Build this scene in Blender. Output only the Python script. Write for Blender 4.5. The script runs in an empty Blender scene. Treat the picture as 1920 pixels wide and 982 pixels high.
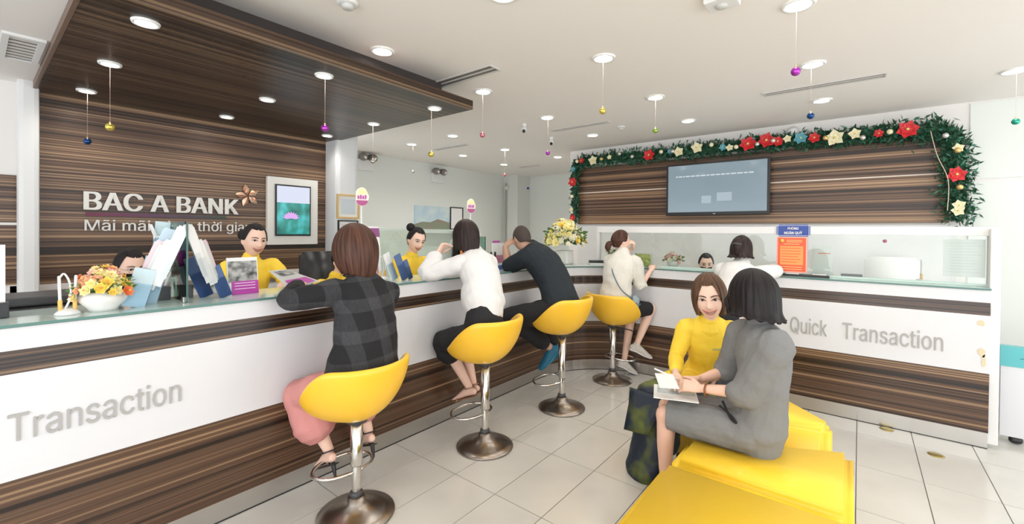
import bpy, bmesh, math, random
from mathutils import Vector, Matrix, Euler, noise
random.seed(7)
C = bpy.context.scene.collection
V = Vector
PI = math.pi

# ------------------------------------------------------------------ camera
YAW, PIT, ROL = math.radians(38.661), math.radians(.5214), math.radians(.5143)
CAM = V((0, 0, 1.55))
fw = V((math.cos(YAW)*math.cos(PIT), math.sin(YAW)*math.cos(PIT), -math.sin(PIT)))
rt = V((math.sin(YAW), -math.cos(YAW), 0)); up = rt.cross(fw)
rt, up = math.cos(ROL)*rt + math.sin(ROL)*up, -math.sin(ROL)*rt + math.cos(ROL)*up
cd = bpy.data.cameras.new('camera'); cam = bpy.data.objects.new('camera', cd); C.objects.link(cam)
cd.sensor_width = 36; cd.sensor_fit = 'HORIZONTAL'; cd.lens = 814.07/1920*36
cd.shift_y = (441.19-491)/1920; cd.clip_start = .05
cam.matrix_world = Matrix(((rt.x, up.x, -fw.x, CAM.x), (rt.y, up.y, -fw.y, CAM.y), (rt.z, up.z, -fw.z, CAM.z), (0, 0, 0, 1)))
bpy.context.scene.camera = cam

# ------------------------------------------------------------------ world, daylight, exposure
w = bpy.data.worlds.new('world'); bpy.context.scene.world = w; w.use_nodes = True
w.node_tree.nodes['Background'].inputs[0].default_value = (.93, .96, 1, 1)
w.node_tree.nodes['Background'].inputs[1].default_value = 2.0
vs = bpy.context.scene.view_settings
vs.view_transform = 'Standard'; vs.look = 'None'; vs.gamma = 1; vs.use_curve_mapping = False
vs.exposure = 0.13
DOWN_W = 11.5      # each recessed lamp

def area(name, loc, rot, sx, sy, watt, col=(1, 1, 1)):
    l = bpy.data.lights.new(name, 'AREA'); l.shape = 'RECTANGLE'; l.size = sx; l.size_y = sy; l.energy = watt; l.color = col
    o = bpy.data.objects.new(name, l); o.location = loc; o.rotation_euler = rot; C.objects.link(o); return o
# daylight of the glazed street front behind the camera, and of the entrance on the right
area('street_front_daylight', (-2.9, -1.0, 1.6), (0, math.radians(-124), 0), 2.4, 6.5, 100, (.95, .98, 1))
area('entrance_daylight', (2.2, -3.9, 1.6), (math.radians(135), 0, 0), 7, 2.4, 60, (.97, .99, 1))

# ------------------------------------------------------------------ materials
MC = {}
def mat(name, col, rough=.5, metal=0, emit=None, es=1, alpha=None, spec=.5, coat=0, bump=None, vary=None, sheen=0, sss=0):
    if name in MC: return MC[name]
    m = bpy.data.materials.new(name); m.use_nodes = True; nt = m.node_tree; b = nt.nodes['Principled BSDF']
    b.inputs['Base Color'].default_value = (*col, 1); b.inputs['Roughness'].default_value = rough
    b.inputs['Metallic'].default_value = metal; b.inputs['Specular IOR Level'].default_value = spec
    if coat: b.inputs['Coat Weight'].default_value = coat; b.inputs['Coat Roughness'].default_value = .08
    if sheen: b.inputs['Sheen Weight'].default_value = sheen
    if emit: b.inputs['Emission Color'].default_value = (*emit, 1); b.inputs['Emission Strength'].default_value = es
    if bump or vary:
        tc = nt.nodes.new('ShaderNodeTexCoord'); n = nt.nodes.new('ShaderNodeTexNoise'); nt.links.new(tc.outputs['Object'], n.inputs['Vector'])
        n.inputs['Scale'].default_value = (bump or vary)[0]; n.inputs['Detail'].default_value = 4
        if bump:
            bp = nt.nodes.new('ShaderNodeBump'); bp.inputs['Strength'].default_value = bump[1]; bp.inputs['Distance'].default_value = .01
            nt.links.new(n.outputs['Fac'], bp.inputs['Height']); nt.links.new(bp.outputs['Normal'], b.inputs['Normal'])
        if vary:
            n2 = nt.nodes.new('ShaderNodeTexNoise'); nt.links.new(tc.outputs['Object'], n2.inputs['Vector']); n2.inputs['Scale'].default_value = vary[0]
            mx = nt.nodes.new('ShaderNodeMix'); mx.data_type = 'RGBA'
            mx.inputs[6].default_value = (*col, 1); mx.inputs[7].default_value = (*vary[1], 1)
            rp = nt.nodes.new('ShaderNodeMapRange'); rp.inputs[1].default_value = .35 if name != 'floral_skirt' else .52; rp.inputs[2].default_value = .65 if name != 'floral_skirt' else .68
            nt.links.new(n2.outputs['Fac'], rp.inputs[0]); nt.links.new(rp.outputs[0], mx.inputs[0]); nt.links.new(mx.outputs[2], b.inputs['Base Color'])
    MC[name] = m; return m

def zebrano(name, axis='z', tone=1.0, freq=1.0, rough=.3):
    """striped laminate: fine layers stacked along one axis, nearly straight along the others"""
    if name in MC: return MC[name]
    m = bpy.data.materials.new(name); m.use_nodes = True; nt = m.node_tree; L = nt.links.new; N = nt.nodes.new
    b = nt.nodes['Principled BSDF']; b.inputs['Roughness'].default_value = rough
    g = N('ShaderNodeNewGeometry')
    def layer(s, off):
        mp = N('ShaderNodeMapping'); sc = {'z': (.035*s/22, .035*s/22, s), 'y': (.035*s/22, s, .4), 'x': (s, .03, .4)}[axis]
        mp.inputs['Scale'].default_value = sc; mp.inputs['Location'].default_value = (off, off, off)
        n = N('ShaderNodeTexNoise'); n.inputs['Scale'].default_value = 1; n.inputs['Detail'].default_value = 1.0; n.inputs['Roughness'].default_value = .5
        L(g.outputs['Position'], mp.inputs['Vector']); L(mp.outputs[0], n.inputs['Vector']); return n
    a, c = layer(26*freq, 3.1), layer(80*freq, 9.7)
    ad = N('ShaderNodeMath'); ad.operation = 'MULTIPLY_ADD'; ad.inputs[1].default_value = .55
    m2 = N('ShaderNodeMath'); m2.operation = 'MULTIPLY'; m2.inputs[1].default_value = .45
    L(a.outputs['Fac'], m2.inputs[0]); L(c.outputs['Fac'], ad.inputs[0]); L(m2.outputs[0], ad.inputs[2])
    r = N('ShaderNodeValToRGB'); cr = r.color_ramp; t = tone
    cols = [(.38, (.018, .010, .007)), (.43, (.04, .022, .015)), (.455, (.13, .07, .045)), (.485, (.055, .031, .022)), (.51, (.17, .098, .064)), (.54, (.075, .044, .032)), (.565, (.22, .135, .088)), (.60, (.40, .27, .18)), (.65, (.16, .095, .065))]
    cr.elements[0].position = cols[0][0]; cols = [(p_, (c_[0]*1.06, c_[1]*1.0, c_[2]*.84)) for p_, c_ in cols]; cr.elements[0].color = (*[v*t for v in cols[0][1]], 1)
    cr.elements[1].position = cols[-1][0]; cr.elements[1].color = (*[v*t for v in cols[-1][1]], 1)
    for p, cc in cols[1:-1]:
        e = cr.elements.new(p); e.color = (*[v*t for v in cc], 1)
    L(ad.outputs[0], r.inputs[0]); L(r.outputs[0], b.inputs['Base Color'])
    MC[name] = m; return m

def glass(name, tint=(.86, .95, .92), refl=.10, fac=1.0):
    if name in MC: return MC[name]
    m = bpy.data.materials.new(name); m.use_nodes = True; nt = m.node_tree; nt.nodes.clear(); N = nt.nodes.new; L = nt.links.new
    o = N('ShaderNodeOutputMaterial'); t = N('ShaderNodeBsdfTransparent'); t.inputs[0].default_value = (*tint, 1)
    g = N('ShaderNodeBsdfGlossy'); g.inputs['Roughness'].default_value = .02; lw = N('ShaderNodeFresnel'); lw.inputs[0].default_value = 1.45
    mx = N('ShaderNodeMixShader'); mu = N('ShaderNodeMath'); mu.operation = 'MULTIPLY'; mu.inputs[1].default_value = fac
    L(lw.outputs[0], mu.inputs[0]); L(mu.outputs[0], mx.inputs[0]); L(t.outputs[0], mx.inputs[1]); L(g.outputs[0], mx.inputs[2]); L(mx.outputs[0], o.inputs[0])
    MC[name] = m; return m

def hairmat(name, c1, c2, rough=.5):
    if name in MC: return MC[name]
    m = bpy.data.materials.new(name); m.use_nodes = True; nt = m.node_tree; L = nt.links.new; N = nt.nodes.new
    b = nt.nodes['Principled BSDF']; b.inputs['Roughness'].default_value = rough; b.inputs['Specular IOR Level'].default_value = .28
    uv = N('ShaderNodeUVMap'); mp = N('ShaderNodeMapping'); mp.inputs['Scale'].default_value = (60, 1.6, 1)
    n = N('ShaderNodeTexNoise'); n.inputs['Scale'].default_value = 1; n.inputs['Detail'].default_value = 3
    L(uv.outputs[0], mp.inputs[0]); L(mp.outputs[0], n.inputs['Vector'])
    r = N('ShaderNodeValToRGB'); r.color_ramp.elements[0].position = .35; r.color_ramp.elements[1].position = .7
    r.color_ramp.elements[0].color = (*c1, 1); r.color_ramp.elements[1].color = (*c2, 1)
    bp = N('ShaderNodeBump'); bp.inputs['Strength'].default_value = .5; bp.inputs['Distance'].default_value = .003
    L(n.outputs['Fac'], r.inputs[0]); L(r.outputs[0], b.inputs['Base Color']); L(n.outputs['Fac'], bp.inputs['Height']); L(bp.outputs[0], b.inputs['Normal'])
    MC[name] = m; return m

def plaid(name):
    if name in MC: return MC[name]
    m = bpy.data.materials.new(name); m.use_nodes = True; nt = m.node_tree; L = nt.links.new; N = nt.nodes.new
    b = nt.nodes['Principled BSDF']; b.inputs['Roughness'].default_value = .85
    tc = N('ShaderNodeTexCoord'); mp = N('ShaderNodeMapping'); mp.inputs['Rotation'].default_value = (0, math.radians(5), 0); sp = N('ShaderNodeSeparateXYZ')
    L(tc.outputs['Object'], mp.inputs[0]); L(mp.outputs[0], sp.inputs[0])
    def band(sock, per, off, wdt):
        a = N('ShaderNodeMath'); a.operation = 'MULTIPLY_ADD'; a.inputs[1].default_value = 1/per; a.inputs[2].default_value = off
        f = N('ShaderNodeMath'); f.operation = 'FRACT'; c = N('ShaderNodeMath'); c.operation = 'LESS_THAN'; c.inputs[1].default_value = wdt
        L(sock, a.inputs[0]); L(a.outputs[0], f.inputs[0]); L(f.outputs[0], c.inputs[0]); return c.outputs[0]
    s = N('ShaderNodeMath'); s.operation = 'ADD'; L(band(sp.outputs[0], .165, .12, .42), s.inputs[0]); L(band(sp.outputs[2], .15, .35, .42), s.inputs[1])
    n = N('ShaderNodeTexNoise'); n.inputs['Scale'].default_value = 1; mp2 = N('ShaderNodeMapping'); mp2.inputs['Scale'].default_value = (260, 60, 40)
    L(tc.outputs['Object'], mp2.inputs[0]); L(mp2.outputs[0], n.inputs['Vector'])
    mm = N('ShaderNodeMath'); mm.operation = 'MULTIPLY'; L(s.outputs[0], mm.inputs[0]); L(n.outputs['Fac'], mm.inputs[1])
    r = N('ShaderNodeValToRGB'); r.color_ramp.elements[0].color = (.007, .007, .009, 1); r.color_ramp.elements[1].color = (.045, .045, .049, 1)
    L(mm.outputs[0], r.inputs[0]); L(r.outputs[0], b.inputs['Base Color']); MC[name] = m; return m

M_white = mat('white_paint', (.80, .80, .79), .55)
M_wall = mat('wall_paint', (.78, .81, .77), .6)
M_wall2 = mat('wall_paint_warm', (.83, .80, .77), .6)
M_ceil = mat('ceiling_paint', (.90, .855, .81), .7)
M_gloss = mat('gloss_white_panel', (.74, .74, .755), .25, spec=.5)
M_tile = mat('porcelain_tile', (.66, .645, .60), .16, spec=.5, vary=(3.0, (.62, .605, .565)))
M_grout = mat('grout', (.16, .145, .13), .8)
M_zw = zebrano('zebrano_wall', 'z', 1.0, .75, .35)
M_zc = zebrano('zebrano_counter', 'z', .85, .62, .28)
M_zt = zebrano('zebrano_panel', 'z', 1.25, .7, .35)
M_zb = zebrano('zebrano_band', 'z', .62, 1.0, .28)
M_zy = zebrano('zebrano_canopy', 'y', .36, .5, .33)
M_steel = mat('brushed_steel', (.56, .54, .51), .3, 1)
M_chrome = mat('chrome', (.70, .68, .65), .16, 1)
M_base = mat('dull_chrome', (.34, .30, .27), .3, 1)
M_yel = mat('yellow_leather', (.95, .55, .035), .38, coat=.15)
M_yel2 = mat('yellow_vinyl', (.95, .62, .03), .42, coat=.1)
M_black = mat('black_plastic', (.018, .018, .02), .35)
M_dark = mat('dark_grey_plastic', (.06, .06, .065), .4)
M_ledge = mat('pale_glass_top', (.60, .72, .68), .06, spec=.6)
M_edge = mat('green_glass_edge', (.10, .22, .19), .15)
M_glass = glass('clear_glass', (.95, .975, .96), fac=.8); M_gglass = glass('green_tinted_glass', (.66, .84, .76)); M_acr = glass('acrylic', (.96, .98, .985), fac=.6); M_bacr = glass('blue_acrylic', (.78, .88, .94))
M_lamp = mat('lamp_diffuser', (1, 1, 1), .5, emit=(1, .97, .92), es=14)
M_lampw = mat('lamp_trim', (.9, .9, .88), .4)
M_marble = mat('white_marble', (.82, .81, .80), .25, vary=(2.2, (.74, .73, .72)))
M_gold = mat('gold_frame', (.75, .52, .22), .35, .8)
M_paper = mat('paper', (.85, .85, .84), .7)
M_grey = mat('grey_letter', (.42, .41, .39), .5)
M_letter = mat('cream_letter', (.80, .78, .73), .4)
M_leaf = mat('leaf_green', (.05, .13, .025), .5, vary=(30, (.10, .24, .04)))
M_leafd = mat('garland_green', (.012, .06, .028), .55, vary=(25, (.03, .12, .06)))
M_line = mat('text_line_grey', (.45, .45, .47), .7)

# ------------------------------------------------------------------ helpers
def link(name, me, m=None, parent=None, smooth=False, local=False, off=None):
    o = bpy.data.objects.new(name, me)
    if m:
        for mm in (m if isinstance(m, (list, tuple)) else [m]): me.materials.append(mm)
    if smooth: me.shade_smooth()
    if parent is not None:
        o.parent = parent
        if not local:
            p = parent; T = Matrix()
            while p is not None: T = p.matrix_basis @ T; p = p.parent
            me.transform(T.inverted())
    C.objects.link(o); return o
def bmo(name, bm, m=None, parent=None, smooth=False, local=False):
    me = bpy.data.meshes.new(name); bm.normal_update(); bm.to_mesh(me); bm.free()
    return link(name, me, m, parent, smooth, local)
def thing(name, label, cat, loc=(0, 0, 0), rz=0, group=None):
    o = bpy.data.objects.new(name, None); o.empty_display_size = .05; C.objects.link(o); o.location = loc; o.rotation_euler = (0, 0, rz)
    o['label'] = label; o['category'] = cat
    if group: o['group'] = group
    return o
def tag(o, label, cat, group=None):
    o['label'] = label; o['category'] = cat
    if group: o['group'] = group
    return o
def recentre(o):
    me = o.data; xs = [v.co for v in me.vertices]
    mn = V([min(c[i] for c in xs) for i in range(3)]); mx = V([max(c[i] for c in xs) for i in range(3)])
    c = V(((mn.x+mx.x)/2, (mn.y+mx.y)/2, mn.z)); me.transform(Matrix.Translation(-c)); o.location = c; return o
def solo(name, bm, m, label, cat, group=None, smooth=False):
    return tag(recentre(bmo(name, bm, m, None, smooth)), label, cat, group)
def struct(name, bm, m, parent=None):
    o = bmo(name, bm, m, parent)
    if parent is None: o['kind'] = 'structure'
    return o
def box(bm, x0, x1, y0, y1, z0, z1, bev=0, mi=0, M=None):
    g = bmesh.ops.create_cube(bm, size=1); vs_ = g['verts']
    for v in vs_: v.co = V((x0+(v.co.x+.5)*(x1-x0), y0+(v.co.y+.5)*(y1-y0), z0+(v.co.z+.5)*(z1-z0)))
    fs = list({f for v in vs_ for f in v.link_faces}); 
    if bev:
        es = list({e for v in vs_ for e in v.link_edges})
        r = bmesh.ops.bevel(bm, geom=es, offset=bev, segments=2, affect='EDGES', profile=.6)
        fs = r['faces']; vs_ = list({v for f in fs for v in f.verts})
        seen = set(vs_); st = list(vs_)
        while st:
            v = st.pop()
            for e in v.link_edges:
                q = e.other_vert(v)
                if q not in seen: seen.add(q); st.append(q)
        vs_ = list(seen); fs = list({f for v in vs_ for f in v.link_faces})
    for f in fs: f.material_index = mi
    if M is not None: bmesh.ops.transform(bm, matrix=M, verts=vs_)
    return vs_
def B(*a, **k):
    bm = bmesh.new(); box(bm, *a, **k); return bm
def ringtube(bm, pts, rad, side=None, n=12, sub=4, cap=True, mi=0):
    """closed tube through pts; rad = float or (a,b) per point; a lies along 'side'"""
    P = [V(p) for p in pts]; Rr = [(r, r) if not isinstance(r, (tuple, list)) else tuple(r) for r in (rad if isinstance(rad, (list, tuple)) else [rad]*len(P))]
    S = side if isinstance(side, list) else [V(side) if side is not None else None]*len(P)
    Q, RR, SS = [], [], []
    for i in range(len(P)-1):
        p0, p1, p2, p3 = P[max(i-1, 0)], P[i], P[i+1], P[min(i+2, len(P)-1)]
        k = sub if (len(P) > 2 or sub < 0) else 1
        for j in range(k):
            t = j/k; t2 = t*t; t3 = t2*t
            Q.append(.5*((2*p1)+(p2-p0)*t+(2*p0-5*p1+4*p2-p3)*t2+(3*p1-p0-3*p2+p3)*t3))
            e = t*t*(3-2*t)*.5+t*.5; RR.append((Rr[i][0]*(1-e)+Rr[i+1][0]*e, Rr[i][1]*(1-e)+Rr[i+1][1]*e))
            SS.append(None if S[i] is None else (S[i]*(1-t)+S[i+1]*t))
    Q.append(P[-1]); RR.append(Rr[-1]); SS.append(S[-1])
    frames = []; prev = None
    for i in range(len(Q)):
        t = (Q[min(i+1, len(Q)-1)]-Q[max(i-1, 0)]); t = t.normalized() if t.length > 1e-9 else V((0, 0, 1))
        s = SS[i]
        if s is None: s = prev if prev is not None else (V((1, 0, 0)) if abs(t.x) < .8 else V((0, 1, 0)))
        s = s-t*s.dot(t)
        if s.length < 1e-5: s = t.orthogonal()
        s.normalize(); prev = s; frames.append((t, s, t.cross(s)))
    rings = []
    def ring(c, fr, a, b):
        rings.append([bm.verts.new(c+fr[1]*a*math.cos(2*PI*k/n)+fr[2]*b*math.sin(2*PI*k/n)) for k in range(n)])
    if cap:
        for q in (.85, .5): 
            h = math.sqrt(1-q*q); ring(Q[0]-frames[0][0]*min(RR[0])*q, frames[0], RR[0][0]*h, RR[0][1]*h)
    for c, fr, (a, b) in zip(Q, frames, RR): ring(c, fr, a, b)
    if cap:
        for q in (.5, .85):
            h = math.sqrt(1-q*q); ring(Q[-1]+frames[-1][0]*min(RR[-1])*q, frames[-1], RR[-1][0]*h, RR[-1][1]*h)
    for r0, r1 in zip(rings, rings[1:]):
        for k in range(n):
            f = bm.faces.new((r0[k], r0[(k+1) % n], r1[(k+1) % n], r1[k])); f.material_index = mi
    bm.faces.new(rings[0][::-1]).material_index = mi; bm.faces.new(rings[-1]).material_index = mi
def T(pts, rad, side=None, n=12, sub=4, cap=True):
    bm = bmesh.new(); ringtube(bm, pts, rad, side, n, sub, cap); return bm
def lathe(bm, prof, n=24, c=(0, 0, 0), mi=0):
    c = V(c); rings = []
    for r, z in prof: rings.append([bm.verts.new(c+V((r*math.cos(2*PI*k/n), r*math.sin(2*PI*k/n), z))) for k in range(n)])
    for a, b in zip(rings, rings[1:]):
        for k in range(n): bm.faces.new((a[k], a[(k+1) % n], b[(k+1) % n], b[k])).material_index = mi
    bm.faces.new(rings[0][::-1]).material_index = mi; bm.faces.new(rings[-1]).material_index = mi
def LA(prof, n=24, c=(0, 0, 0)):
    bm = bmesh.new(); lathe(bm, prof, n, c); return bm
def prism(bm, poly, z0, z1, bev=0, seg=3):
    a = [bm.verts.new((x, y, z0)) for x, y in poly]; f = bm.faces.new(a[::-1])
    r = bmesh.ops.extrude_face_region(bm, geom=[f]); vs_ = [g for g in r['geom'] if isinstance(g, bmesh.types.BMVert)]
    for v in vs_: v.co.z = z1
    bmesh.ops.recalc_face_normals(bm, faces=bm.faces[:])
    if bev: bmesh.ops.bevel(bm, geom=bm.edges[:], offset=bev, segments=seg, affect='EDGES')
def sphere(bm, c, r, n=12, sc=(1, 1, 1), M=None, mi=0):
    g = bmesh.ops.create_uvsphere(bm, u_segments=n, v_segments=max(6, n*2//3), radius=r)
    for v in g['verts']:
        v.co = V((v.co.x*sc[0], v.co.y*sc[1], v.co.z*sc[2]))
        if M is not None: v.co = M @ v.co
        v.co += V(c)
        for f in v.link_faces: f.material_index = mi
def voxel(bm, vox, wr=0, wscale=.08, smooth=3, sf=.5, ratio=1):
    """union of overlapping closed shells into one continuous surface"""
    me = bpy.data.meshes.new('tmp'); bm.to_mesh(me); bm.free(); o = bpy.data.objects.new('tmp', me); C.objects.link(o)
    r = o.modifiers.new('r', 'REMESH'); r.mode = 'VOXEL'; r.voxel_size = vox
    if wr:
        tx = bpy.data.textures.new('folds', 'CLOUDS'); tx.noise_scale = wscale; tx.noise_depth = 1
        d = o.modifiers.new('d', 'DISPLACE'); d.texture = tx; d.strength = wr; d.mid_level = .5; d.texture_coords = 'LOCAL'
    if smooth: s = o.modifiers.new('s', 'SMOOTH'); s.factor = sf; s.iterations = smooth
    if ratio < 1: q = o.modifiers.new('q', 'DECIMATE'); q.ratio = ratio
    bpy.context.view_layer.update(); dg = bpy.context.evaluated_depsgraph_get()
    out = bpy.data.meshes.new_from_object(o.evaluated_get(dg)); bpy.data.objects.remove(o); bpy.data.meshes.remove(me); return out
FONT, BOLDF = None, None
try:
    import os
    fd = bpy.utils.system_resource('DATAFILES', path='fonts')
    FONT = bpy.data.fonts.load(os.path.join(fd, 'Inter.woff2'))
except Exception: FONT = None
BOLD = .055
def text_mesh(s, size, ext=0, bold=0, align='LEFT'):
    """glyph outlines filled contour by contour (robust for fonts whose outlines overlap), then given thickness"""
    from mathutils.geometry import tessellate_polygon
    c = bpy.data.curves.new('t', 'FONT'); c.body = s; c.size = size; c.resolution_u = 4; c.fill_mode = 'NONE'
    if FONT: c.font = FONT
    o = bpy.data.objects.new('t', c); C.objects.link(o); bpy.context.view_layer.update()
    me = bpy.data.meshes.new_from_object(o.evaluated_get(bpy.context.evaluated_depsgraph_get())); bpy.data.objects.remove(o); bpy.data.curves.remove(c)
    nb = {}
    for e in me.edges:
        a, b = e.vertices; nb.setdefault(a, []).append(b); nb.setdefault(b, []).append(a)
    seen, loops = set(), []
    # keep the drawing direction of each contour: edges are stored along it
    nxt = {}
    for e in me.edges: nxt.setdefault(e.vertices[0], e.vertices[1]) if e.vertices[0] not in nxt else None
    for v0 in sorted(nb):
        if v0 in seen: continue
        L = [v0]; seen.add(v0); cur, prev = v0, None
        while True:
            q = [x for x in nb[cur] if x != prev and x not in seen]
            if not q: break
            q = [nxt[cur]] if nxt.get(cur) in q and len(L) == 1 else q[:1]
            prev, cur = cur, q[0]; L.append(cur); seen.add(cur)
        if len(L) > 2: loops.append([me.vertices[k].co.xy.copy() for k in L])
    bpy.data.meshes.remove(me)
    ar = lambda L: sum(a.x*b.y-b.x*a.y for a, b in zip(L, L[1:]+L[:1]))/2
    def inside(p, L):
        r = False
        for a, b in zip(L, L[1:]+L[:1]):
            if (a.y > p.y) != (b.y > p.y) and p.x < (b.x-a.x)*(p.y-a.y)/(b.y-a.y)+a.x: r = not r
        return r
    bm = bmesh.new(); big = max(loops, key=lambda L: abs(ar(L))) if loops else None
    sg_ = 1 if big and ar(big) > 0 else -1
    outer = [L for L in loops if ar(L)*sg_ > 0]; holes = [L for L in loops if ar(L)*sg_ < 0]
    li = 0
    for dx in ([0] if not bold else [-bold/2*size, -bold/6*size, bold/6*size, bold/2*size]):
        for L in outer:
            H = [h for h in holes if all(inside(p, L) for p in h[::3])]; P_ = [[V((p.x+dx, p.y, 0)) for p in L]]+[[V((p.x+dx, p.y, 0)) for p in h] for h in H]; fl_ = [p for q in P_ for p in q]
            li += 1; F_ = tessellate_polygon(P_); top = [bm.verts.new((p.x, p.y, ext+li*.0035)) for p in fl_]; bot = [bm.verts.new((p.x, p.y, 0)) for p in fl_] if ext else None
            for t in F_:
                try: bm.faces.new([top[k] for k in t])
                except ValueError: pass
            if ext:
                k0 = 0
                for q in P_:
                    m_ = len(q)
                    for k in range(m_): bm.faces.new((bot[k0+k], bot[k0+(k+1) % m_], top[k0+(k+1) % m_], top[k0+k]))
                    k0 += m_
    me = bpy.data.meshes.new('glyph'); bmesh.ops.recalc_face_normals(bm, faces=bm.faces[:]); bm.to_mesh(me); bm.free(); return me
def tw(me): return max([v.co.x for v in me.vertices] or [0])
def letters(s, width, height, Mx, m, parent, ext=.004, off=0, xs=None, name='letter'):
    """one mesh per character along local +x of Mx, scaled so that the line is `width` wide and capitals `height` high"""
    bar = tw(text_mesh('|', 1)); full = text_mesh(s, 1, 0, off); sx = width/tw(full); cap = max(v.co.y for v in text_mesh('T', 1, 0, off).vertices); sy = height/cap
    for i, ch in enumerate(s):
        if ch == ' ': continue
        x = tw(text_mesh(s[:i]+'|', 1))-bar if i else 0
        me = text_mesh(ch, 1, ext/sy, off); me.transform(Mx @ Matrix.Diagonal((sx, sy, sy, 1)) @ Matrix.Translation((x, 0, 0)))
        link(name, me, m, parent)
def onY(x, y, z): return Matrix(((1, 0, 0, x), (0, 0, -1, y), (0, 1, 0, z), (0, 0, 0, 1)))       # upright, read from -y
def onX(x, y, z): return Matrix(((0, 0, -1, x), (-1, 0, 0, y), (0, 1, 0, z), (0, 0, 0, 1)))      # upright, read from -x

# ================================================================== SETTING
# floor: slab in grout colour, each tile near the camera a child, the rest joined
fl = struct('floor', B(-3, 9, -4.5, 7.2, -.12, -.004), M_grout)
tx, ty = .6, .3325; X0, Y0 = 1.935-6*.6, -.003-15*.3325
tm = bpy.data.meshes.new('tile'); b_ = bmesh.new(); box(b_, .0025, tx-.0025, .0025, ty-.0025, -.02, 0)
b_.to_mesh(tm); b_.free(); tm.materials.append(M_tile)
rest = bmesh.new()
for i in range(0, 18):
    for j in range(0, 36):
        x, y = X0+i*tx, Y0+j*ty
        if x > 8.4 or y > 7: continue
        near = .2 < x < 5.4 and -1.9 < y < 2.5 and not x > 4.62
        if near:
            o = bpy.data.objects.new('tile', tm); o.parent = fl; o.location = (x, y, 0); C.objects.link(o)
        else: box(rest, x+.0025, x+tx-.0025, y+.0025, y+ty-.0025, -.02, 0)
r_ = bmo('tile_field', rest, M_tile, fl); r_['kind'] = 'stuff'
struct('ceiling', B(-3, 9, -4.5, 7.2, 2.9, 3.0), M_ceil)
struct('wall_left', B(.345, 2.84, 5.25, 5.35, 1.08, 2.66), M_zw)
bm = bmesh.new(); box(bm, .2, 2.84, 5.25, 5.35, 0, 1.08); box(bm, -3, .25, 5.25, 5.35, 0, 1.09); box(bm, -3, .25, 5.25, 5.35, 1.96, 2.9); struct('wall_left_plain', bm, M_wall2)
struct('trim_1', B(-3, .25, 5.24, 5.34, 1.09, 1.96), M_zw)
struct('trim_2', B(-3, .25, 5.225, 5.245, 1.565, 1.585), M_letter)
# rounded white portal around the wood wall
bm = bmesh.new(); box(bm, .235, .352, 5.1, 5.3, 0, 2.75, .03)
struct('trim_3', bm, M_white)
bm = bmesh.new(); box(bm, 2.80, 3.09, 4.98, 5.36, 0, 2.9, .045)
struct('trim_4', bm, mat('column_white', (.76, .77, .78), .45))
struct('wall_soffit', B(-3, .33, 2.2, 5.3, 2.70, 2.9), M_wall2)
struct('wall_far_left', B(3.09, 9, 6.78, 6.9, 0, 2.9), M_wall)
struct('wall_far_end', B(8.65, 8.75, 3.7, 6.8, 0, 2.9), M_wall)
struct('trim_5', B(8.15, 8.65, 6.36, 6.78, 0, 2.9), mat('corner_column', (.76, .77, .74), .6))
struct('wall_right', B(6.33, 6.43, -4.5, 3.82, 0, 2.9), M_wall2)
struct('wall_right_return', B(6.43, 8.65, 3.74, 3.82, 0, 2.9), M_wall2)
struct('wall_right_marble', B(6.315, 6.33, -.78, 3.65, 0, 1.66), M_marble)
struct('wall_right_panel', B(6.318, 6.33, -4.0, -.86, 0, 2.09), M_wall)
struct('wall_right_panel_upper', B(6.318, 6.33, -4.0, -.86, 2.12, 2.88), M_wall)
bm = bmesh.new(); box(bm, 6.29, 6.33, -.72, 3.64, 1.68, 2.185); box(bm, 6.29, 6.33, -.72, 3.64, 2.197, 2.6)
struct('wall_right_wood', bm, M_zt)
struct('trim_6', B(6.296, 6.32, -.72, 3.64, 2.185, 2.197), M_letter)
# street front behind the camera: piers, sill and header with open glazing between
bm = bmesh.new()
for y in (-4.4, -1.6, 1.2): box(bm, -3.05, -2.95, y, y+.15, 0, 2.9)
box(bm, -3.05, -2.95, -4.5, 5.3, 2.6, 2.9); struct('wall_street_front', bm, M_white)

# ---------- canopy
cn = thing('canopy', 'dark striped wood canopy slab hanging over the left service counter', 'canopy', (1.58, 4, 2.65))
bmo('soffit_board', B(.335, 2.85, 2.775, 5.26, 2.65, 2.72), M_zy, cn)
bmo('fascia', B(.335, 2.85, 2.745, 2.775, 2.648, 2.73, .004), zebrano('zebrano_fascia', 'z', .5, 1, .3), cn)
bmo('edge_trim', B(.315, .335, 2.745, 5.26, 2.645, 2.735), mat('brown_edge', (.16, .10, .07), .4), cn)
bmo('hanger', B(.45, 2.7, 3.0, 5.25, 2.72, 2.9), mat('hanger_shade', (.05, .04, .035), .8), cn)  # recessed block, coloured dark for the shadow above the fascia

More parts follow.
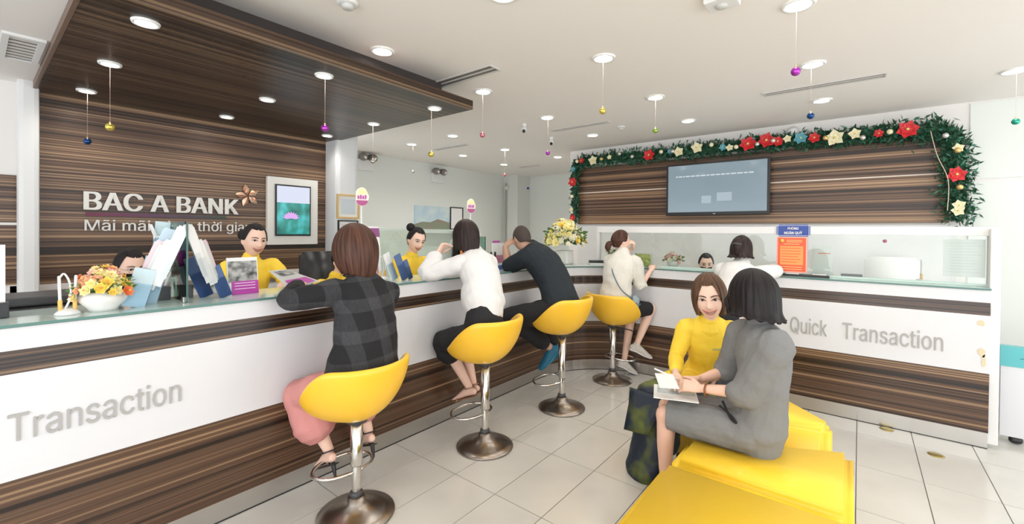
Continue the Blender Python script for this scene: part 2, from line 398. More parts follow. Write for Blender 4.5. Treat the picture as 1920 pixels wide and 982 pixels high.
# ---------- counter swept along the L with a rounded inner corner
RC = .82
def path(inset, n=14):
    """front line of the counter, shifted outwards (towards the customers) by -inset"""
    y, x = 2.6+inset, 4.6+inset; r = RC+inset
    p = [(-1.2, y), (4.6-RC, y)]
    for k in range(1, n): a = PI/2*(1-k/n); p.append((4.6-RC+r*math.cos(a), 2.6-RC+r*math.sin(a)))
    p += [(x, 2.6-RC), (x, -.745)]; return p
def sweep(o0, o1, z0, z1, b0=None, mi=None):
    """solid between offsets o0 (front) and o1 (back)"""
    bm = bmesh.new(); A, Bk = path(o0), path(o1); Ab = path(b0) if b0 is not None else A
    rings = [[bm.verts.new((*a2, z0)), bm.verts.new((*a, z1)), bm.verts.new((*b, z1)), bm.verts.new((*b, z0))] for a, a2, b in zip(A, Ab, Bk)]
    for r0, r1 in zip(rings, rings[1:]):
        for k in range(4):
            f = bm.faces.new((r0[k], r1[k], r1[(k+1) % 4], r0[(k+1) % 4]))
            if mi and k in mi: f.material_index = 1
    for r in (rings[0], rings[-1][::-1]):
        f = bm.faces.new(r)
        if mi: f.material_index = 1
    bmesh.ops.recalc_face_normals(bm, faces=bm.faces[:]); return bm
ct = thing('service_counter', 'long L-shaped bank service counter in white gloss and striped wood with curved inner corner', 'counter', (4.6, 2.6, 0))
bmo('plinth', sweep(.02, .12, 0, .12), M_steel, ct)['label'] = 'brushed steel plinth'
bmo('wood_base', sweep(.0, .10, .12, .548), M_zc, ct)
bmo('white_panel', sweep(-.008, .10, .552, .972), M_gloss, ct)
bmo('wood_band', sweep(.0, .10, .974, 1.064, b0=-.006), M_zb, ct)
bmo('top_board', sweep(-.015, .36, 1.066, 1.155), M_gloss, ct)
bmo('painted_foot_shadow', sweep(.017, .03, 0, .006), M_black, ct)  # solid black strip painting the shade along the plinth foot
bm = sweep(-.028, .375, 1.158, 1.170, mi=(0, 3))
tag(recentre(bmo('glass_ledge', bm, [M_ledge, M_edge])), 'pale green glass ledge running along the whole counter top', 'counter top')
bmo('end_post', B(4.63, 4.70, -.80, -.745, .035, 1.60, .006), M_white, ct)
# rear work surface
dk = thing('staff_desk', 'white staff desk shelf running behind the left counter', 'desk', (2, 3.3, 0))
bmo('desk_top', B(-1.2, 4.0, 2.98, 3.55, .74, .77), M_gloss, dk); bmo('desk_panel', B(-1.2, 4.0, 3.5, 3.52, .1, .74), M_gloss, dk)
# chipped paint on the panel end
for y, z, w_, h in ((-.70, .915, .055, .03), (-.705, .70, .05, .055), (-.715, .64, .025, .07)):
    bm = bmesh.new(); g = [bm.verts.new((4.5895, y+w_/2*math.cos(a)*random.uniform(.6, 1.1), z+h*math.sin(a)*random.uniform(.5, 1))) for a in [2*PI*k/9 for k in range(9)]]
    bm.faces.new(g); bmo('paint_chip', bm, mat('chipped_filler', (.72, .62, .42), .8), ct)
# counter lettering
letters('Transaction', .56, .108, onY(.087, 2.589, .705), M_grey, ct, .003)
letters('Quick', .27, .135, onX(4.589, .475, .675), M_grey, ct, .003)
letters('Transaction', .61, .135, onX(4.589, .105, .675), M_grey, ct, .003)

# ---------- cashier window on the right run
cw = thing('cashier_window', 'low white framed cashier glass screen standing on the right counter', 'screen', (4.72, .9, 1.17))
bm = bmesh.new(); box(bm, 4.69, 4.75, -.80, 2.45, 1.548, 1.615, .004); bmo('top_rail', bm, M_white, cw)
bmo('side_post', B(4.69, 4.75, -.80, -.745, 1.171, 1.548), M_white, cw); bmo('side_post', B(4.69, 4.75, 2.42, 2.455, 1.171, 1.548), M_white, cw)
bmo('pane', B(4.716, 4.722, -.745, 2.42, 1.19, 1.548), M_glass, cw)
bmo('bottom_channel', B(4.705, 4.735, -.745, 2.42, 1.171, 1.19), mat('glass_channel', (.55, .68, .62), .3), cw)

# ================================================================== DOWNLIGHTS
def downlight(x, y, z, label, grp, r=.085, watt=None):
    t = thing('downlight', label, 'ceiling lamp', (x, y, z), 0, grp)
    bm = bmesh.new(); lathe(bm, [(r*.78, -.004), (r*.80, -.012), (r, -.012), (r*1.06, -.001), (r*1.06, 0), (r*.78, 0)], 28); bmo('trim_ring', bm, M_lampw, t, True, True)
    bm = bmesh.new(); lathe(bm, [(.001, -.004), (r*.78, -.004), (r*.78, -.001), (.001, -.001)], 28); bmo('diffuser', bm, M_lamp, t, False, True)
    l = bpy.data.lights.new('lamp', 'SPOT'); l.energy = watt or DOWN_W*(2.3 if y > 4 else 1); l.spot_size = math.radians(150); l.spot_blend = .9; l.shadow_soft_size = .06; l.color = (1, .95, .88)
    o = bpy.data.objects.new('lamp_light', l); o.parent = t; o.location = (0, 0, -.03); C.objects.link(o); return t
rows = [('row nearest the entrance', .305), ('middle row over the open floor', 1.60), ('row beside the canopy edge', 2.87), ('first row behind the canopy', 4.52), ('last row by the picture wall', 5.49)]
cols = {1.943: 'first column', 3.075: 'second column', 4.27: 'third column', 5.40: 'fourth column', 6.68: 'fifth column'}
for (x, y) in [(1.943, 2.82), (3.067, 1.561), (3.10, 2.852), (4.271, 1.603), (4.265, 2.896), (3.047, .297), (4.186, .306), (5.374, .313), (5.395, 1.625), (5.413, 2.913), (4.279, 4.513), (4.318, 5.476), (5.516, 4.575), (5.501, 5.538), (6.624, 4.258), (5.332, -.974), (6.732, 5.608), (1.9, .3), (.8, -1.0), (1.9, 1.6), (3.05, -.97), (4.2, -.97)]:
    rn = min(rows, key=lambda q: abs(q[1]-y))[0] if y > -.5 else 'outermost row on the right'; cnm = cols[min(cols, key=lambda q: abs(q-x))]
    if (x, y) in ((.8, -1.0),): cnm = 'column before the first'
    downlight(x, y, 2.9, f'white ceiling downlight, {rn}, {cnm}', 'downlights in the white ceiling')
for i, x in enumerate((.59, 1.58, 2.61)):
    for j, y in enumerate((2.99, 3.93, 4.86)):
        downlight(x, y, 2.65, f'round downlight in the wood canopy, {("front", "middle", "rear")[j]} row, {("left", "centre", "right")[i]} one', 'downlights in the wood canopy', .06, 9)

# hanging baubles
def bauble(x, y, z, zt, col, label, r=.026):
    t = thing('hanging_bauble', label, 'bauble', (x, y, zt), 0, 'baubles hung from the ceiling lamps')
    bm = bmesh.new(); sphere(bm, (0, 0, z-zt), r, 14); bmo('ball', bm, mat('bauble_'+col[0], col[1], .18, .75), t, True, True)
    bm = bmesh.new(); lathe(bm, [(.006, z-zt+r-.002), (.006, z-zt+r+.006), (.004, z-zt+r+.009)], 8); bmo('cap', bm, M_gold, t, False, True)
    bm = bmesh.new(); ringtube(bm, [(0, 0, z-zt+r+.008), (0, 0, -.012)], .0008, n=5, sub=1, cap=False); bmo('string', bm, mat('thread', (.6, .48, .38), .6), t, False, True)
PU, GO, BL, GR, PK, SI, TU = ('purple', (.45, .06, .5)), ('gold', (.75, .6, .12)), ('blue', (.02, .07, .22)), ('green', (.3, .5, .08)), ('pink', (.75, .25, .3)), ('silver', (.6, .55, .5)), ('teal', (.05, .42, .3))
for x, y, z, zt, c, l in [
    (3.04, .305, 2.506, 2.9, PU, 'shiny purple bauble hanging low from the ceiling near the top centre right'),
    (4.18, .315, 2.49, 2.9, BL, 'dark blue bauble hanging in front of the garland, above the television end'),
    (3.065, 1.565, 2.489, 2.9, GO, 'yellow gold bauble hanging over the open floor in mid room'),
    (4.273, 1.602, 2.567, 2.9, GR, 'light green bauble hanging left of the television, near the garland'),
    (3.098, 2.855, 2.479, 2.9, PK, 'pink bauble hanging just right of the canopy corner'),
    (1.585, 2.985, 2.274, 2.65, PU, 'purple bauble on a gold thread under the middle of the canopy'),
    (.59, 3.93, 2.225, 2.65, GO, 'gold bauble on a gold thread in front of the striped wall'),
    (.594, 4.855, 2.243, 2.65, BL, 'dark blue bauble hanging lowest in front of the striped wall, at its left end'),
    (4.27, 2.886, 2.479, 2.9, PU, 'small purple bauble hanging left of the garland corner'),
    (6.73, 5.0, 2.385, 2.9, BL, 'tiny dark bauble hanging before the far end wall'),
    (2.605, 3.935, 2.263, 2.65, SI, 'silver bauble hanging beside the white column'),
    (4.33, 5.46, 2.468, 2.9, SI, 'silver bauble hanging before the picture wall left of the emergency lamp'),
    (5.515, 4.577, 2.479, 2.9, PK, 'small dark red bauble hanging by the far corner column'),
    (2.59, 3.01, 2.236, 2.65, GO, 'olive gold bauble hanging under the canopy tip'),
    (5.34, -.985, 2.484, 2.9, TU, 'teal bauble hanging at the far right by the wall')]:
    bauble(x, y, z, zt, c, l)

# ================================================================== WALL SIGNS, SCREENS, FRAMES
sg = thing('wall_sign', 'raised cream lettering with slogan below on the striped wood wall', 'sign', (1.2, 5.24, 1.5))
letters('BAC A BANK', 1.203, .158, onY(.606, 5.238, 1.706), M_letter, sg, .012, BOLD)
letters('Mãi mãi cùng thời gian', 1.33, .095, onY(.613, 5.242, 1.525), M_letter, sg, .004, .012)
gm = bpy.data.materials.new('gradient_bar'); gm.use_nodes = True; nt_ = gm.node_tree; g1 = nt_.nodes.new('ShaderNodeNewGeometry'); g2 = nt_.nodes.new('ShaderNodeSeparateXYZ'); g3 = nt_.nodes.new('ShaderNodeMapRange'); g4 = nt_.nodes.new('ShaderNodeValToRGB')
nt_.links.new(g1.outputs['Position'], g2.inputs[0]); nt_.links.new(g2.outputs[0], g3.inputs[0]); g3.inputs[1].default_value = .63; g3.inputs[2].default_value = 1.7; nt_.links.new(g3.outputs[0], g4.inputs[0]); nt_.links.new(g4.outputs[0], nt_.nodes['Principled BSDF'].inputs['Base Color'])
g4.color_ramp.elements[0].color = (.20, .03, .08, 1); g4.color_ramp.elements[1].color = (.06, .09, .07, 1); e_ = g4.color_ramp.elements.new(.45); e_.color = (.13, .06, .12, 1)
bmo('underline_bar', B(.63, 1.70, 5.240, 5.249, 1.655, 1.682), gm, sg)
fg = thing('flower_emblem', 'copper coloured five petal flower emblem above the end of the raised lettering', 'emblem', (1.905, 5.23, 1.915))
M_cop = mat('copper', (.72, .36, .22), .3, .55); M_cop2 = mat('copper_light', (.88, .62, .46), .35, .4)
for k in range(5):
    a = math.radians(104+72*k); L_ = .125; bm = bmesh.new(); c0 = V((1.905, 5.232, 1.915)); d = V((math.cos(a), 0, math.sin(a))); s = V((-math.sin(a), 0, math.cos(a)))
    base = bm.verts.new(c0+d*.012); tip = bm.verts.new(c0+d*L_); rid = [bm.verts.new(c0+d*L_*t+V((0, -.022, 0))) for t in (.35, .65)]
    lf = [bm.verts.new(c0+d*L_*t+s*w_) for t, w_ in ((.3, .02), (.58, .032), (.82, .017))]; rg = [bm.verts.new(c0+d*L_*t-s*w_) for t, w_ in ((.3, .02), (.58, .032), (.82, .017))]
    for fc, mi in (((base, rid[0], lf[0]), 0), ((lf[0], rid[0], rid[1], lf[1]), 0), ((lf[1], rid[1], lf[2]), 0), ((lf[2], rid[1], tip), 0), ((base, rg[0], rid[0]), 1), ((rg[0], rg[1], rid[1], rid[0]), 1), ((rg[1], rg[2], rid[1]), 1), ((rg[2], tip, rid[1]), 1)):
        bm.faces.new(fc).material_index = mi
    bmesh.ops.recalc_face_normals(bm, faces=bm.faces[:]); bmo('petal', bm, [M_cop, M_cop2], fg)

# portrait display with lotus picture
ds = thing('portrait_display', 'upright digital display showing a pink lotus, set in a cream mount on the wood wall', 'screen', (2.385, 5.2, 1.37))
bmo('mount', B(2.095, 2.675, 5.2, 5.25, 1.374, 2.15, .004), M_letter, ds)
bmo('bezel', B(2.172, 2.582, 5.185, 5.2, 1.475, 2.068, .003), M_black, ds)
def emis(n, c, s=1): return mat(n, (0, 0, 0), .6, emit=c, es=s, spec=.1)
def lotus_screen():
    m = bpy.data.materials.new('lotus_picture'); m.use_nodes = True; nt = m.node_tree; N = nt.nodes.new; L = nt.links.new; b = nt.nodes['Principled BSDF']
    b.inputs['Base Color'].default_value = (0, 0, 0, 1); b.inputs['Roughness'].default_value = .15; tc = N('ShaderNodeTexCoord'); mp = N('ShaderNodeMapping'); mp.inputs['Scale'].default_value = (6, 1, 4)
    n = N('ShaderNodeTexNoise'); n.inputs['Scale'].default_value = 1; n.inputs['Detail'].default_value = 2; r = N('ShaderNodeValToRGB'); e = r.color_ramp.elements
    e[0].position = .3; e[0].color = (.01, .07, .06, 1); e[1].position = .72; e[1].color = (.10, .62, .70, 1); q = e.new(.5); q.color = (.03, .26, .22, 1)
    L(tc.outputs['Object'], mp.inputs[0]); L(mp.outputs[0], n.inputs['Vector']); L(n.outputs['Fac'], r.inputs[0]); L(r.outputs[0], b.inputs['Emission Color']); b.inputs['Emission Strength'].default_value = 1.1; return m
bmo('screen_picture', B(2.19, 2.565, 5.18, 5.186, 1.495, 1.86), lotus_screen(), ds)
bmo('screen_header', B(2.19, 2.565, 5.18, 5.186, 1.86, 2.05), emis('screen_pale', (.72, .76, .9), .95), ds)
bm = bmesh.new()
for k in range(9):
    a = math.radians(10+20*k); d = V((math.cos(a), 0, math.sin(a)*.8)); s = V((-math.sin(a), 0, math.cos(a))); c = V((2.345, 5.178, 1.68)); l = .10
    v = [bm.verts.new(c+V((0, -.0005*k, 0))+p) for p in (V((0, 0, 0)), d*l*.55+s*.018, d*l, d*l*.55-s*.018)]; bm.faces.new(v)
bmesh.ops.solidify(bm, geom=bm.faces[:], thickness=.001); bmo('lotus_flower', bm, emis('lotus_pink', (.72, .42, .85), 1), ds)

def frame(name, label, cat, c, w_, h, fm, axis='y', fw_=.03, inner=None, mount=.0, dep=.02):
    """flat framed picture hanging on a wall; axis y: faces -y, x: faces -x"""
    t = thing(name, label, cat, c); cx, cy, cz = c
    def bb(u0, u1, v0, v1, d0, d1):
        return B(cx+u0, cx+u1, cy-d1, cy-d0, cz+v0, cz+v1) if axis == 'y' else B(cx-d1, cx-d0, cy+u0, cy+u1, cz+v0, cz+v1)
    bm = bmesh.new()
    for a in ((-w_/2, w_/2, -h/2, -h/2+fw_), (-w_/2, w_/2, h/2-fw_, h/2), (-w_/2, -w_/2+fw_, -h/2+fw_, h/2-fw_), (w_/2-fw_, w_/2, -h/2+fw_, h/2-fw_)):
        if axis == 'y': box(bm, cx+a[0], cx+a[1], cy-dep, cy, cz+a[2], cz+a[3])
        else: box(bm, cx-dep, cx, cy+a[0], cy+a[1], cz+a[2], cz+a[3])
    bmo('frame', bm, fm, t)
    bmo('sheet', bb(-w_/2+fw_, w_/2-fw_, -h/2+fw_, h/2-fw_, .001, .008), M_paper, t)
    if inner:
        g = fw_+mount; bmo('print', bb(-w_/2+g, w_/2-g, -h/2+g, h/2-g, .008, .010), inner, t)
    return t
t = frame('certificate', 'gold framed certificate on the white column beside the wood wall', 'picture frame', (2.945, 4.979, 1.84), .30, .30, M_gold, fw_=.022, inner=mat('cert_print', (.62, .68, .72), .5), mount=.035)
t = frame('certificate', 'black framed certificate below the gold one on the white column', 'picture frame', (2.945, 4.979, 1.57), .27, .20, M_black, fw_=.014, inner=mat('cert_print2', (.72, .72, .70), .5), mount=.03)
# landscape canvas and black frame on the far wall
t = thing('landscape_picture', 'unframed landscape print with pale sky and brown hills on the far white wall', 'picture', (5.87, 6.76, 1.58))
bmo('canvas', B(5.41, 6.33, 6.755, 6.78, 1.575, 2.045), mat('sky_print', (.62, .74, .74), .6, vary=(4, (.45, .60, .72))), t)
bm = bmesh.new(); pts = [(5.41, 1.68), (5.6, 1.73), (5.8, 1.72), (6.0, 1.79), (6.2, 1.75), (6.33, 1.72)]
lo = [bm.verts.new((x, 6.752, 1.577)) for x, z in pts]; hi = [bm.verts.new((x, 6.752, z)) for x, z in pts]
for k in range(5): bm.faces.new((lo[k], lo[k+1], hi[k+1], hi[k]))
bmo('hills', bm, mat('hill_print', (.30, .24, .20), .6, vary=(9, (.22, .30, .20))), t)
frame('picture_frame', 'thin black frame with white sheet right of the landscape print', 'picture frame', (6.55, 6.779, 1.82), .38, .48, M_black, fw_=.02)
solo('wall_shelf', B(5.3, 6.6, 6.58, 6.78, 1.50, 1.555), M_white, 'long white shelf under the landscape print on the far wall', 'shelf')

# television
tv = thing('television', 'large black wall television showing a pale grey-blue screen', 'television', (6.2, 1.5, 1.8))
bmo('housing', B(6.14, 6.19, .865, 2.135, 1.79, 2.50, .006), M_black, tv)
scr = bpy.data.materials.new('tv_picture'); scr.use_nodes = True; b_ = scr.node_tree.nodes['Principled BSDF']; b_.inputs['Base Color'].default_value = (.05, .06, .07, 1); b_.inputs['Roughness'].default_value = .09
b_.inputs['Emission Color'].default_value = (.22, .29, .33, 1); b_.inputs['Emission Strength'].default_value = .85
bmo('screen', B(6.136, 6.141, .895, 2.105, 1.835, 2.475), scr, tv)
bm = bmesh.new()
for y, z, w_, h in ((1.38, 2.03, .18, .11), (1.60, 2.0, .12, .10)): box(bm, 6.133, 6.137, y-w_/2, y+w_/2, z-h/2, z+h/2)
bmo('screen_emblem', bm, emis('scr_glow', (.42, .50, .56), .95), tv)
bm = bmesh.new(); y = 2.0
while y > 1.05:
    l = random.uniform(.02, .07); box(bm, 6.134, 6.137, y-l, y, 2.315, 2.33); y -= l+.012
bmo('screen_caption', bm, emis('scr_text', (.62, .68, .72), 1), tv)
bmo('wall_bracket', B(6.19, 6.286, 1.3, 1.7, 2.0, 2.3), M_dark, tv)
bmo('maker_plate', B(6.135, 6.14, 1.485, 1.515, 1.806, 1.814), M_steel, tv)

# ================================================================== CEILING FITTINGS
def diffuser(x, y0, y1, label, w_=.09, z=2.9):
    t = thing('slot_diffuser', label, 'air vent', (x, (y0+y1)/2, z), 0, 'ceiling slot diffusers')
    bm = bmesh.new()
    for a in (-w_/2, w_/2-.012): box(bm, x+a, x+a+.012, y0, y1, z-.012, z-.0005)
    box(bm, x-w_/2, x+w_/2, y0-.012, y0, z-.012, z-.0005); box(bm, x-w_/2, x+w_/2, y1, y1+.012, z-.012, z-.0005)
    bmo('frame', bm, mat('vent_paint', (.62, .60, .57), .5), t)
    bmo('core', B(x-w_/2+.012, x+w_/2-.012, y0, y1, z-.004, z-.0005), mat('vent_core', (.20, .18, .16), .7), t)
    bmo('vane', B(x-.006, x+.006, y0, y1, z-.012, z-.004), mat('vent_paint', (.62, .60, .57), .5), t)
diffuser(2.70, 2.36, 3.3, 'grey slot air vent passing behind the canopy corner', .14)
diffuser(4.81, -.15, .73, 'long slot air vent on the right part of the ceiling', .12)
diffuser(4.855, 2.40, 3.2, 'slot air vent in the middle of the ceiling above the counter corner')
diffuser(4.83, 4.8, 5.5, 'narrow slot air vent beyond the canopy near the picture wall')
diffuser(7.2, 5.1, 5.55, 'farthest small slot air vent before the end wall')
t = thing('vent_grille', 'square louvred air grille in the soffit left of the canopy', 'air vent', (.235, 4.23, 2.70))
bm = bmesh.new()
for a in ((.12, .30, 3.93, 3.97), (.12, .30, 4.49, 4.53), (.12, .15, 3.97, 4.49), (.27, .30, 3.97, 4.49)): box(bm, *a, 2.685, 2.70)
bmo('frame', bm, M_white, t)
for k in range(7): bmo('louvre', B(.15, .27, 4.0+k*.07, 4.012+k*.07, 2.686, 2.70), mat('vent_paint', (.62, .60, .57), .5), t)
bmo('backing', B(.15, .27, 3.97, 4.49, 2.696, 2.70), mat('vent_core', (.20, .18, .16), .7), t)
def detector(x, y, label, r=.06):
    t = thing('smoke_detector', label, 'smoke detector', (x, y, 2.9))
    bmo('base', LA([(r, -.001), (r, -.015), (r*.8, -.018), (.01, -.018)][::-1], 20), M_white, t, True, True)
    bmo('sensor_head', LA([(.01, -.045), (r*.45, -.044), (r*.6, -.035), (r*.62, -.018), (.01, -.018)], 16), mat('detector', (.6, .6, .58), .5), t, True, True)
detector(1.4, 2.38, 'round smoke detector at the top edge above the canopy front'); detector(5.19, 2.39, 'small white smoke detector beside the middle slot vent', .05)
t = thing('ceiling_sensor', 'white sensor box cut by the top edge of the view', 'sensor', (2.72, .64, 2.9))
bmo('housing', B(2.64, 2.78, .55, .72, 2.865, 2.899, .006), M_white, t); bmo('lens', LA([(.01, -.05), (.03, -.045), (.035, -.034), (.01, -.034)], 14, (0, 0, 0)), mat('detector', (.6, .6, .58), .5), t, True, True)
def bullet(x, y, label):
    t = thing('security_camera', label, 'camera', (x, y, 2.9))
    bmo('mount', LA([(.01, -.05), (.018, -.05), (.03, -.012), (.035, -.001), (.01, -.001)], 14), M_white, t, True, True)
    bmo('camera_body', T([(0, 0, -.05), (-.03, -.02, -.085)], [.03, .034], n=14), M_white, t, True, True)
    bmo('lens', T([(-.045, -.03, -.10), (-.052, -.035, -.108)], [.022, .02], n=12), M_black, t, True, True)
bullet(4.35, 3.3, 'white ceiling camera right of the second column of lamps'); bullet(5.19, 3.45, 'smaller white ceiling camera farther back, beside the slot vent')
t = thing('dome_camera', 'dark dome security camera on the wall above the garland', 'camera', (6.33, .65, 2.80))
bmo('housing', T([(6.328, .65, 2.80), (6.27, .65, 2.79)], [.07, .062], n=20), M_white, t, True); bm = bmesh.new(); sphere(bm, (6.27, .65, 2.785), .05, 16); bmo('dome', bm, mat('smoked_dome', (.02, .02, .02), .08), t, True)
def emlight(x, y, z, label):
    t = thing('emergency_light', label, 'emergency light', (x, y, z))
    bmo('box', B(x-.16, x+.16, y-.07, y, z-.15, z+.04, .01), M_white, t)
    for s in (-1, 1):
        bm = bmesh.new(); ringtube(bm, [(x+s*.09, y-.06, z+.09), (x+s*.095, y-.12, z+.07)], [.055, .07], n=14); bmo('lamp_head', bm, mat('lamp_housing', (.22, .19, .17), .35), t, True)
        bm = bmesh.new(); ringtube(bm, [(x+s*.0955, y-.125, z+.068), (x+s*.097, y-.135, z+.064)], [.058, .052], n=14); bmo('lens', bm, M_lampw, t, True)
emlight(4.33, 6.78, 2.74, 'twin head emergency light half hidden by the white column'); emlight(5.98, 6.78, 2.68, 'twin head emergency light high on the picture wall')
t = thing('wall_pipe', 'thin grey pipe with sensor down the far corner column', 'pipe', (8.1, 6.7, 0))
bmo('tube', T([(8.12, 6.7, 0), (8.12, 6.7, 2.7)], .022, n=8, sub=1), mat('pipe_grey', (.42, .42, .38), .5), t); bmo('sensor', B(8.06, 8.14, 6.62, 6.68, 2.55, 2.63, .01), M_letter, t)

# ================================================================== GARLAND
ga = thing('garland', 'green christmas garland with poinsettias framing the wood panel around the television', 'garland', (6.25, 1.4, 2.6))
def along(pts, d):
    L = [(V(b)-V(a)).length for a, b in zip(pts, pts[1:])]; d = max(0, min(d, sum(L)-1e-6))
    for a, b, l in zip(pts, pts[1:], L):
        if d <= l: return V(a).lerp(V(b), d/l)
        d -= l
gp = [(6.23, 3.66, 1.72), (6.23, 3.66, 2.62), (6.22, 3.5, 2.70), (6.22, 2.0, 2.68), (6.22, .6, 2.67), (6.21, -.60, 2.63), (6.2, -.74, 2.5), (6.2, -.78, 1.72)]
GL = sum((V(b)-V(a)).length for a, b in zip(gp, gp[1:]))
bm = bmesh.new()
for k in range(9500):
    d = random.random()**.85*GL; p = along(gp, d); fr = d/GL; R_ = .055 if d < .9 else (.08 if d < 4.9 else .105)
    v = V((random.uniform(-.5, .6), random.gauss(0, .5), random.gauss(0, .5))); c = p+V((v.x*.5*R_, v.y*R_, v.z*R_))
    dr = V((random.uniform(-.8, .2), random.gauss(0, .7), random.gauss(0, .7))).normalized(); l = random.uniform(.045, .09); s = dr.orthogonal().normalized()*random.uniform(.008, .016)
    s.rotate(Matrix.Rotation(random.random()*PI, 3, dr)); q = [bm.verts.new(c+x) for x in (V((0, 0, 0)), dr*l*.5+s, dr*l, dr*l*.5-s)]; f = bm.faces.new(q); f.material_index = 0 if random.random() < .86 else 1
o = bmo('foliage', bm, [M_leafd, mat('garland_tip', (.06, .22, .14), .5)], ga); o['kind'] = 'stuff'
bmo('garland_core', T(gp, .035, n=8, sub=2), M_leafd, ga)
def bloom(c, nrm, r, m, mc, petals=6, layers=2, wid=.42, cup=.35, rnd=.12):
    bm = bmesh.new(); n_ = V(nrm).normalized(); a_ = n_.orthogonal().normalized(); b2 = n_.cross(a_); c = V(c)
    for ly in range(layers):
        rr = r*(1-.33*ly)
        for k in range(petals):
            a = 2*PI*(k+.5*ly)/petals+random.uniform(-rnd, rnd); d = a_*math.cos(a)+b2*math.sin(a); s = n_.cross(d); h = n_*(cup*rr*(.5+ly*.6)); w_ = rr*wid*random.uniform(.85, 1.1)
            q = [bm.verts.new(x) for x in (c+n_*.006*ly, c+d*rr*.55+s*w_+h*.5, c+d*rr+h*.9, c+d*rr*.55-s*w_+h*.5, c+d*rr*.5+h*.25)]
            bm.faces.new((q[0], q[1], q[4])); bm.faces.new((q[1], q[2], q[4])); bm.faces.new((q[2], q[3], q[4])); bm.faces.new((q[3], q[0], q[4]))
    sphere(bm, c+n_*(.012+.2*r*cup), r*.14, 8, mi=1)
    return bm, [m, mc]
RED, CRE, SBL, GOLD = mat('red_petal', (.62, .015, .02), .45), mat('cream_petal', (.82, .76, .50), .5), mat('blue_petal', (.10, .35, .42), .4), mat('gold_centre', (.8, .65, .2), .4)
SILV = mat('silver_ball', (.7, .68, .64), .2, .7)
for d, c, r in ((.86, RED, .10), (1.45, RED, .06), (1.72, CRE, .10), (2.15, CRE, .05), (2.95, RED, .11), (3.35, SBL, .05), (3.55, CRE, .09), (3.85, CRE, .10), (4.30, SBL, .06), (4.42, CRE, .06), (4.66, RED, .12), (4.95, RED, .12), (5.12, RED, .08), (5.25, CRE, .06), (5.42, SBL, .09), (5.62, RED, .08), (5.88, CRE, .12), (6.12, CRE, .08), (6.38, RED, .06), (6.68, RED, .12), (7.35, CRE, .06), (7.72, RED, .10), (8.12, CRE, .07), (8.22, CRE, .07), (.28, CRE, .05), (.05, RED, .07), (1.15, SBL, .06)):
    d *= GL/6.2*.745 if False else GL/8.3; p = along(gp, d); r *= .82; bm, mm = bloom(p+V((-.09, random.uniform(-.02, .02), random.uniform(-.02, .03))), (-1, -.1, .05), r, c, GOLD, 6 if c is not CRE else 5)
    bmo('poinsettia', bm, mm, ga)
for d in (.15, .5, 1.35, 1.95, 2.35, 2.62, 3.2, 3.42, 4.1, 4.5, 4.82, 5.05, 5.75, 6.2, 6.5, 7.1, 7.45, 7.95):
    p = along(gp, d*GL/8.3); bm = bmesh.new(); sphere(bm, p+V((-.10, 0, random.uniform(-.05, .05))), .028, 12); bmo('small_ball', bm, random.choice([SILV, SILV, M_gold, CRE]), ga, True)
bmo('fairy_cord', T([(6.08, -.55, 2.6), (6.07, -.6, 2.35), (6.06, -.68, 2.1), (6.07, -.68, 1.8)], .004, n=5), mat('thread', (.7, .5, .35), .6), ga)

# ================================================================== COUNTER TOP ITEMS
ZT = 1.1705
def PL(w0, w1, h0, h1, y=0, M=None):
    bm = bmesh.new(); v = [bm.verts.new((a, y, b)) for a, b in ((w0, h0), (w1, h0), (w1, h1), (w0, h1))]; bm.faces.new(v)
    if M is not None: bmesh.ops.transform(bm, matrix=M, verts=bm.verts[:])
    return bm
def board(name, label, cat, x, y, z, w_, h, th=.006, rz=0, roll=0, lean=0, m=None, strips=(), group=None, foot=None):
    """upright flat board standing at z on its lower edge; strips = [(x0,x1,z0,z1,material)] printed areas in 0..1"""
    M = Matrix.Translation((x, y, z)) @ Matrix.Rotation(rz, 4, 'Z') @ Matrix.Rotation(roll, 4, 'Y') @ Matrix.Rotation(lean, 4, 'X')
    t = thing(name, label, cat, (x, y, z), 0, group)
    bmo('sheet' if name != 'notice_board' else 'board', B(-w_/2, w_/2, 0, th, 0, h, M=M), m or M_paper, t)
    for k, (a, b, c, d, mm) in enumerate(strips): bmo('print', B(-w_/2+a*w_, -w_/2+b*w_, -.0012-.0004*k, 0, c*h, d*h, M=M), mm, t)
    if foot: bmo('foot', B(*foot, M=Matrix.Translation((x, y, z)) @ Matrix.Rotation(rz, 4, 'Z')), M_acr if len(foot) == 6 else M_black, t)
    return t
P_mag = mat('magenta_print', (.48, .06, .38), .4); P_org = mat('orange_print', (.85, .25, .08), .5); P_lb = mat('light_blue_card', (.55, .70, .76), .35); P_db = mat('navy_blue_card', (.10, .16, .33), .35); P_pk = mat('pink_print', (.62, .25, .36), .5)
P_ph = mat('photo_print', (.5, .5, .48), .5, vary=(22, (.05, .05, .05))); P_red = mat('orange_red_notice', (.80, .12, .05), .5); P_or2 = mat('orange_text', (.92, .35, .10), .5)
# far-left holder
t = thing('menu_holder', 'tall white card in a black base at the left end of the counter', 'card holder', (.02, 2.80, ZT))
bmo('card', B(-.10, .094, 2.795, 2.81, 1.21, 1.475), M_paper, t); bmo('base', B(-.12, .104, 2.765, 2.845, ZT, 1.235, .004), M_black, t)
bmo('print', B(.0, .05, 2.7935, 2.795, 1.39, 1.42), mat('pale_orange', (.85, .45, .25), .6), t)
bmo('caption', B(.0, .04, 2.7935, 2.795, 1.25, 1.256), M_line, t)
